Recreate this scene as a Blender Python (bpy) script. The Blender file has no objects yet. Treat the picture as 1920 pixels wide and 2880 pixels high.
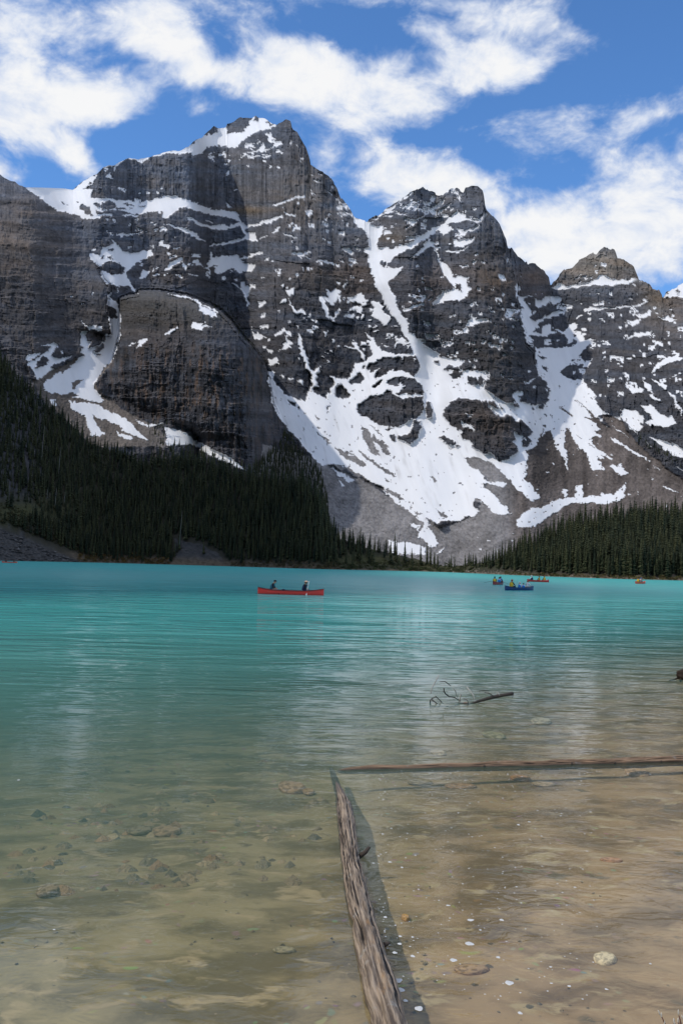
import bpy, bmesh, math, random
import numpy as np
from mathutils import Matrix, Vector

# ------------------------------------------------------------------ camera, sky, sun, exposure
SC = bpy.context.scene
COL = SC.collection
W0, H0, FPX = 1920.0, 2880.0, 2800.0          # the survey frame: photograph size and focal length in its pixels
CAMZ = 2.4
PITCH = math.atan(146.0 / FPX)
ROLL = math.radians(1.43)
SUN_AZ, SUN_EL = math.radians(108), math.radians(48)     # azimuth measured from straight ahead towards the left
SUN_STRENGTH, SKY_STRENGTH, CLOUD_STRENGTH, EXPOSURE = 1.8, 0.115, 0.74, 0.36

_f = Vector((0, math.cos(PITCH), math.sin(PITCH)))
_U = Vector((0, -math.sin(PITCH), math.cos(PITCH)))
_X = Vector((1, 0, 0))
_r = _X * math.cos(ROLL) + _U * math.sin(ROLL)
_u = _U * math.cos(ROLL) - _X * math.sin(ROLL)
cd = bpy.data.cameras.new('camera')
cd.sensor_fit = 'HORIZONTAL'; cd.sensor_width = 24.0; cd.lens = 24.0 * FPX / W0
cd.clip_start = 0.05; cd.clip_end = 20000
cam = bpy.data.objects.new('camera', cd)
COL.objects.link(cam)
cam.matrix_world = Matrix(((_r.x, _u.x, -_f.x, 0), (_r.y, _u.y, -_f.y, 0), (_r.z, _u.z, -_f.z, CAMZ), (0, 0, 0, 1)))
SC.camera = cam

def bearing(px, py):
    """direction of a survey point: (x, y) unit horizontal vector and tangent of its elevation (arrays allowed)"""
    a = np.asarray(px, float) - W0 / 2; b = -(np.asarray(py, float) - H0 / 2)
    dx = _f.x * FPX + _r.x * a + _u.x * b
    dy = _f.y * FPX + _r.y * a + _u.y * b
    dz = _f.z * FPX + _r.z * a + _u.z * b
    h = np.sqrt(dx * dx + dy * dy)
    return dx / h, dy / h, dz / h
def on_water(px, py, z=0.0):
    hx, hy, t = bearing(px, py)
    D = (z - CAMZ) / t
    return Vector((float(hx * D), float(hy * D), z))
def at_dist(px, py, D):
    hx, hy, t = bearing(px, py)
    return Vector((float(hx * D), float(hy * D), float(CAMZ + t * D)))

SC.render.engine = 'CYCLES'
SC.cycles.use_denoising = True
SC.cycles.max_bounces = 6; SC.cycles.diffuse_bounces = 3; SC.cycles.glossy_bounces = 3
SC.cycles.transparent_max_bounces = 12
SC.cycles.caustics_reflective = False; SC.cycles.caustics_refractive = False
SC.view_settings.view_transform = 'Standard'; SC.view_settings.look = 'None'
SC.view_settings.exposure = EXPOSURE; SC.view_settings.gamma = 1.0; SC.view_settings.use_curve_mapping = False

class NT:
    """small helper to wire node trees"""
    def __init__(s, tree): s.t = tree; s.n = tree.nodes; s.l = tree.links; s.n.clear()
    def node(s, typ, **kw):
        n = s.n.new(typ)
        for k, v in kw.items():
            if k == 'ins':
                for i, x in v.items(): s.put(n.inputs[i], x)
            else: setattr(n, k, v)
        return n
    def put(s, sock, x):
        if hasattr(x, 'bl_rna') and hasattr(x, 'is_output'): s.l.new(x, sock)
        elif hasattr(x, 'outputs'): s.l.new(x.outputs[0], sock)
        else: sock.default_value = x
    def m(s, op, a, b=0.0, c=None, clamp=False):
        n = s.n.new('ShaderNodeMath'); n.operation = op; n.use_clamp = clamp
        s.put(n.inputs[0], a); s.put(n.inputs[1], b)
        if c is not None: s.put(n.inputs[2], c)
        return n.outputs[0]
    def v(s, op, a, b=(0, 0, 0)):
        n = s.n.new('ShaderNodeVectorMath'); n.operation = op
        s.put(n.inputs[0], a)
        if op == 'SCALE': s.put(n.inputs['Scale'], b)
        else: s.put(n.inputs[1], b)
        return n.outputs['Value'] if op in ('DOT_PRODUCT', 'LENGTH') else n.outputs[0]
    def noise(s, vec, scale, detail=4, rough=0.55, dist=0.0, col=False):
        n = s.node('ShaderNodeTexNoise', ins={'Vector': vec, 'Scale': scale, 'Detail': detail, 'Roughness': rough, 'Distortion': dist})
        return n.outputs['Color'] if col else n.outputs['Fac']
    def smooth(s, x, a, b, lo=0.0, hi=1.0):
        n = s.node('ShaderNodeMapRange', interpolation_type='SMOOTHSTEP', ins={'Value': x, 'From Min': a, 'From Max': b, 'To Min': lo, 'To Max': hi})
        return n.outputs[0]
    def mix(s, fac, a, b, blend='MIX'):
        n = s.n.new('ShaderNodeMix'); n.data_type = 'RGBA'; n.blend_type = blend
        s.put(n.inputs['Factor'], fac)
        for k, x in ((6, a), (7, b)):
            if isinstance(x, tuple) and len(x) == 3: x = x + (1.0,)
            s.put(n.inputs[k], x)
        return n.outputs[2]
    def attr(s, name, fac=False):
        n = s.n.new('ShaderNodeAttribute'); n.attribute_name = name
        return n.outputs['Fac'] if fac else n.outputs['Color']

# world: Nishita air with a broken layer of fair-weather cloud
wd = bpy.data.worlds.new('World'); SC.world = wd; wd.use_nodes = True
w = NT(wd.node_tree)
sky = w.node('ShaderNodeTexSky', sky_type='NISHITA', sun_disc=False, sun_elevation=SUN_EL, sun_rotation=-SUN_AZ,
             altitude=1885.0, air_density=1.0, dust_density=0.3, ozone_density=2.0)
dirv = w.node('ShaderNodeTexCoord').outputs['Generated']
sep = w.node('ShaderNodeSeparateXYZ', ins={0: dirv})
az = w.m('ARCTAN2', sep.outputs[0], sep.outputs[1])
el = w.m('ARCSINE', sep.outputs[2])
CLOUDS = [  # centre, half-size (survey pixels), tilt in degrees, density
    (100, 150, 215, 150, 0, 1.0), (30, 280, 120, 60, 0, .7), (330, 268, 150, 44, -12, .85), (215, 305, 110, 36, 0, .6), (430, 40, 140, 62, 0, .95), (490, 130, 95, 60, 40, .95),
    (590, 195, 95, 46, 22, .9), (700, 40, 110, 52, 0, .75), (770, 190, 160, 62, 4, .95), (930, 225, 190, 70, 4, .95), (880, 125, 60, 40, 0, .5), (1090, 300, 170, 48, 0, .9),
    (1240, 215, 190, 55, -4, .85), (1390, 165, 130, 58, 8, .9), (1470, 205, 90, 34, 0, .7), (1000, 350, 60, 30, 0, .4),
    (130, 398, 130, 32, 16, .9), (235, 450, 60, 40, 40, .75), (575, 305, 70, 24, -8, .62), (915, 430, 36, 42, 0, .5), (-10, 480, 40, 34, 0, .6), (1080, 405, 60, 45, 40, .55),
    (1190, 500, 210, 62, 2, 1.0), (1330, 555, 170, 70, 10, .62), (1480, 620, 130, 60, 0, .55), (1690, 690, 230, 95, -4, 1.0), (1840, 480, 160, 55, -10, .75), (1780, 570, 170, 70, 0, .6),
    (1550, 715, 130, 60, 0, .85), (1900, 640, 130, 110, 0, .7), (1540, 342, 130, 36, -4, .78), (1830, 322, 105, 27, -18, .9), (1440, 420, 110, 38, 20, .58),
    (1660, 425, 110, 40, 10, .6), (1340, 12, 170, 40, 0, .8), (1210, 85, 70, 22, 8, .55), (1600, 95, 120, 40, 15, .68), (1420, 60, 90, 30, 0, .5), (950, -15, 130, 28, 0, .55), (300, 190, 60, 42, 0, -.7), (640, 400, 180, 50, 0, -.4), (1000, 80, 170, 45, 0, -.5), (1740, 200, 150, 60, 0, -.3), (1330, 430, 110, 40, 0, -.3), (420, 420, 120, 60, 0, -.4), (1560, 520, 110, 50, 0, -.25)]
aev = w.node('ShaderNodeCombineXYZ', ins={0: az, 1: el, 2: 0.0}).outputs[0]
tot = 0.0
for cx, cy, rx, ry, tl, am in CLOUDS:
    hx, hy, tt = bearing(cx, cy)
    a0 = math.atan2(float(hx), float(hy)); e0 = math.atan(float(tt))
    mp = w.node('ShaderNodeMapping', vector_type='TEXTURE', ins={'Vector': aev, 'Location': (a0, e0, 0), 'Rotation': (0, 0, math.radians(-tl)), 'Scale': (1.75 * rx / FPX, 1.75 * ry / FPX, 1)})
    g = w.node('ShaderNodeTexGradient', gradient_type='SPHERICAL', ins={0: mp.outputs[0]}).outputs['Fac']
    tot = w.m('MULTIPLY_ADD', g, am, tot)
# beyond the field of view the same broken layer goes on
wide = w.noise(w.v('MULTIPLY', dirv, (1, 1, 2.2)), 2.6, 2, 0.5)
away = w.m('MAXIMUM', w.smooth(w.m('ABSOLUTE', az), 0.40, 0.6), w.smooth(el, 0.52, 0.75))
tot = w.m('ADD', tot, w.m('MULTIPLY', away, w.smooth(wide, 0.34, 0.60, 0.0, 1.1)))
st3 = w.v('MULTIPLY', dirv, (1, 1, 1.5))
warp = w.v('SCALE', w.v('SUBTRACT', w.noise(st3, 9, 2, 0.5, col=True), (0.5, 0.5, 0.5)), 0.06)
wv = w.v('ADD', st3, warp)
n1 = w.noise(wv, 11, 5, 0.6)
n2 = w.noise(w.v('ADD', wv, (4.1, 2.3, 7.7)), 40, 4, 0.62)
dens = w.m('ADD', tot, w.m('ADD', w.m('MULTIPLY', w.m('SUBTRACT', n1, 0.5), 2.3), w.m('MULTIPLY', w.m('SUBTRACT', n2, 0.5), 1.0)))
alpha = w.smooth(dens, 0.20, 1.02, 0.0, 0.97)
lum = w.smooth(w.m('ADD', dens, w.m('MULTIPLY', w.m('SUBTRACT', n2, 0.5), 1.2)), 0.35, 1.6)
ccol = w.mix(lum, (0.66, 0.75, 0.93), (1.0, 1.0, 1.0))
skyc = w.mix(1.0, sky.outputs[0], (0.67, 1.02, 1.33), 'MULTIPLY')
bs = w.node('ShaderNodeBackground', ins={'Color': skyc, 'Strength': SKY_STRENGTH})
bc = w.node('ShaderNodeBackground', ins={'Color': ccol, 'Strength': CLOUD_STRENGTH})
mx = w.node('ShaderNodeMixShader', ins={0: alpha, 1: bs.outputs[0], 2: bc.outputs[0]})
w.l.new(mx.outputs[0], w.node('ShaderNodeOutputWorld').inputs[0])
wd.cycles.sampling_method = 'MANUAL'; wd.cycles.sample_map_resolution = 512

sd = bpy.data.lights.new('sun', 'SUN'); sd.energy = SUN_STRENGTH; sd.angle = math.radians(1.2); sd.color = (1.0, 0.95, 0.88)
sun = bpy.data.objects.new('sun', sd); COL.objects.link(sun)
SUND = Vector((-math.sin(SUN_AZ) * math.cos(SUN_EL), math.cos(SUN_AZ) * math.cos(SUN_EL), math.sin(SUN_EL)))
sun.rotation_euler = SUND.to_track_quat('Z', 'Y').to_euler()
sun.location = (-50, 0, 80)

# ------------------------------------------------------------------ helpers
def tag(o, label=None, cat=None, group=None, kind=None):
    if label: o['label'] = label
    if cat: o['category'] = cat
    if group: o['group'] = group
    if kind: o['kind'] = kind
    return o
def link(name, me, mats=(), parent=None, loc=None):
    o = bpy.data.objects.new(name, me)
    COL.objects.link(o)
    if me is not None:
        for m_ in (mats if isinstance(mats, (list, tuple)) else [mats]):
            if m_.name not in [x.name for x in me.materials if x]: me.materials.append(m_)
    if parent is not None: o.parent = parent
    if loc is not None: o.location = loc
    return o
def empty(name, loc=(0, 0, 0), rz=0.0):
    o = bpy.data.objects.new(name, None); COL.objects.link(o)
    o.empty_display_size = 0.2; o.location = loc; o.rotation_euler = (0, 0, rz)
    return o
def np_mesh(name, V, F, smooth=False):
    """V (n,3), F (m,3|4) integer array -> mesh"""
    me = bpy.data.meshes.new(name)
    V = np.ascontiguousarray(V, np.float32); F = np.ascontiguousarray(F, np.int32)
    k = F.shape[1]
    me.vertices.add(len(V)); me.vertices.foreach_set('co', V.ravel())
    me.loops.add(F.size); me.loops.foreach_set('vertex_index', F.ravel())
    me.polygons.add(len(F))
    me.polygons.foreach_set('loop_start', np.arange(0, F.size, k, dtype=np.int32))
    try: me.polygons.foreach_set('loop_total', np.full(len(F), k, np.int32))
    except Exception: pass
    me.polygons.foreach_set('use_smooth', np.full(len(F), smooth, bool))
    me.update(calc_edges=True)
    return me
def put_attr(me, name, data):
    data = np.asarray(data, np.float32)
    if data.ndim == 1:
        a = me.attributes.new(name, 'FLOAT', 'POINT'); a.data.foreach_set('value', data)
    else:
        if data.shape[1] == 3: data = np.concatenate([data, np.ones((len(data), 1), np.float32)], 1)
        a = me.attributes.new(name, 'FLOAT_COLOR', 'POINT'); a.data.foreach_set('color', np.ascontiguousarray(data).ravel())
def grid_faces(nr, nc):
    i = np.arange(nr * nc, dtype=np.int32).reshape(nr, nc)
    return np.stack([i[:-1, :-1], i[1:, :-1], i[1:, 1:], i[:-1, 1:]], -1).reshape(-1, 4)
def _h(ix, iy, seed):
    n = (ix.astype(np.int64) * 374761393 + iy.astype(np.int64) * 668265263 + seed * 1442695041) & 0x7fffffff
    n = ((n ^ (n >> 13)) * 1274126177) & 0x7fffffff
    return ((n ^ (n >> 16)) & 0xffff) / 65535.0
def vnoise(x, y, seed=0):
    x = np.asarray(x, float); y = np.asarray(y, float)
    xi = np.floor(x); yi = np.floor(y); fx = x - xi; fy = y - yi
    fx = fx * fx * fx * (fx * (fx * 6 - 15) + 10); fy = fy * fy * fy * (fy * (fy * 6 - 15) + 10)
    a = _h(xi, yi, seed); b = _h(xi + 1, yi, seed); c = _h(xi, yi + 1, seed); d = _h(xi + 1, yi + 1, seed)
    return (a + (b - a) * fx) * (1 - fy) + (c + (d - c) * fx) * fy
def fbm(x, y, oct=4, seed=0, gain=0.5):
    s = 0; a = 1.0; t = 0
    for o in range(oct):
        s = s + a * vnoise(x * 2 ** o + 17.3 * o, y * 2 ** o - 9.1 * o, seed + o); t += a; a *= gain
    return s / t - 0.5
def ridged(x, y, oct=4, seed=0, gain=0.5):
    s = 0; a = 1.0; t = 0
    for o in range(oct):
        s = s + a * (1 - np.abs(2 * vnoise(x * 2 ** o + 5.7 * o, y * 2 ** o + 3.3 * o, seed + o) - 1)); t += a; a *= gain
    return s / t
def sstep(x, a, b):
    t = np.clip((x - a) / (b - a), 0, 1); return t * t * (3 - 2 * t)
def inside(X, Y, poly):
    """points in polygon, even-odd"""
    X = X.ravel(); Y = Y.ravel(); P = np.asarray(poly, float)
    out = np.zeros(X.shape, bool)
    x0, y0 = P.min(0); x1, y1 = P.max(0)
    sel = np.nonzero((X >= x0) & (X <= x1) & (Y >= y0) & (Y <= y1))[0]
    if len(sel) == 0: return out
    x = X[sel]; y = Y[sel]; c = np.zeros(len(sel), bool)
    ax, ay = P[-1]
    for bx, by in P:
        if ay != by:
            cr = ((ay > y) != (by > y)) & (x < (bx - ax) * (y - ay) / (by - ay) + ax)
            c ^= cr
        ax, ay = bx, by
    out[sel] = c
    return out
def boxblur(A, r, axis):
    r = int(max(1, r)); n = A.shape[axis]
    pad = [(0, 0)] * A.ndim; pad[axis] = (r + 1, r)
    c = np.cumsum(np.pad(A, pad, mode='edge'), axis=axis)
    hi = np.take(c, np.arange(2 * r + 1, 2 * r + 1 + n), axis); lo = np.take(c, np.arange(0, n), axis)
    return (hi - lo) / (2 * r + 1)
def gblur(A, ry, rx):
    for _ in range(3):
        if rx >= 1: A = boxblur(A, rx, 1)
        if ry >= 1: A = boxblur(A, ry, 0)
    return A
TILE = {'1': (0, 320), '2': (460, 320), '3': (960, 500), '4': (1360, 660), '5': (0, 660), '6': (460, 660), '7': (700, 860),
        '8': (1160, 900), '9': (1360, 980), 'A': (800, 1140), 'B': (1200, 1200), 'C': (0, 1000), 'P': None}
def pts(tile, s):
    v = [tuple(map(float, p.split(','))) for p in s.split()]
    if TILE[tile] is None: return v
    ox, oy = TILE[tile]
    return [(ox + x / 2.8, oy + y / 2.8) for x, y in v]
# ------------------------------------------------------------------ survey of the mountains: skyline and the outlines of snow (S), scree (G) and rock (H)
SKYL = (pts('1', '-420,300 -200,400 0,475 30,495 70,515 115,530 145,560 197,577 300,578 500,585 575,597 650,530 765,470 815,415 905,405 935,375 1020,345 1090,355 1130,345 1280,305 1340,293')
        + pts('2', '120,290 200,255 230,220 300,185 345,140 395,88 425,110 440,108 490,105 500,75 545,65 600,32 700,30 725,15 750,30 800,32 850,70 888,88 930,60 965,40 1000,55 1012,115 1050,140 1085,200 1120,260 1150,350 1156,400 1200,430 1290,475 1330,520 1365,580 1400,670 1450,720 1490,790')
        + pts('3', '95,300 120,320 200,335 215,320 300,285 330,260 440,190 500,145 580,100 640,62 690,105 745,130 810,140 860,85 895,75 955,115 966,110 971,75 1020,55 1070,50 1105,80 1120,130 1132,230 1150,250 1200,310 1250,370 1275,430 1298,490 1307,550 1340,555 1380,610 1410,630 1448,665 1456,650 1466,680')
        + pts('4', '400,225 450,265 510,325 526,400 600,310 650,265 700,255 750,205 860,140 885,150 945,95 985,110 1035,125 1055,190 1100,195 1180,255 1215,340 1245,355 1310,400 1330,430 1380,445 1405,488 1460,440 1530,400 1568,380 1700,330 1850,380 2100,300'))
def poly_list(txt):
    out = []
    for ln in txt.strip().splitlines():
        ln = ln.strip()
        if not ln: continue
        h, body = ln.split(' ', 1)
        for p in body.split(';'):
            if p.strip() and len(p.split()) >= 3: out.append((h[0], pts(h[1], p)))
    return out
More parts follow.
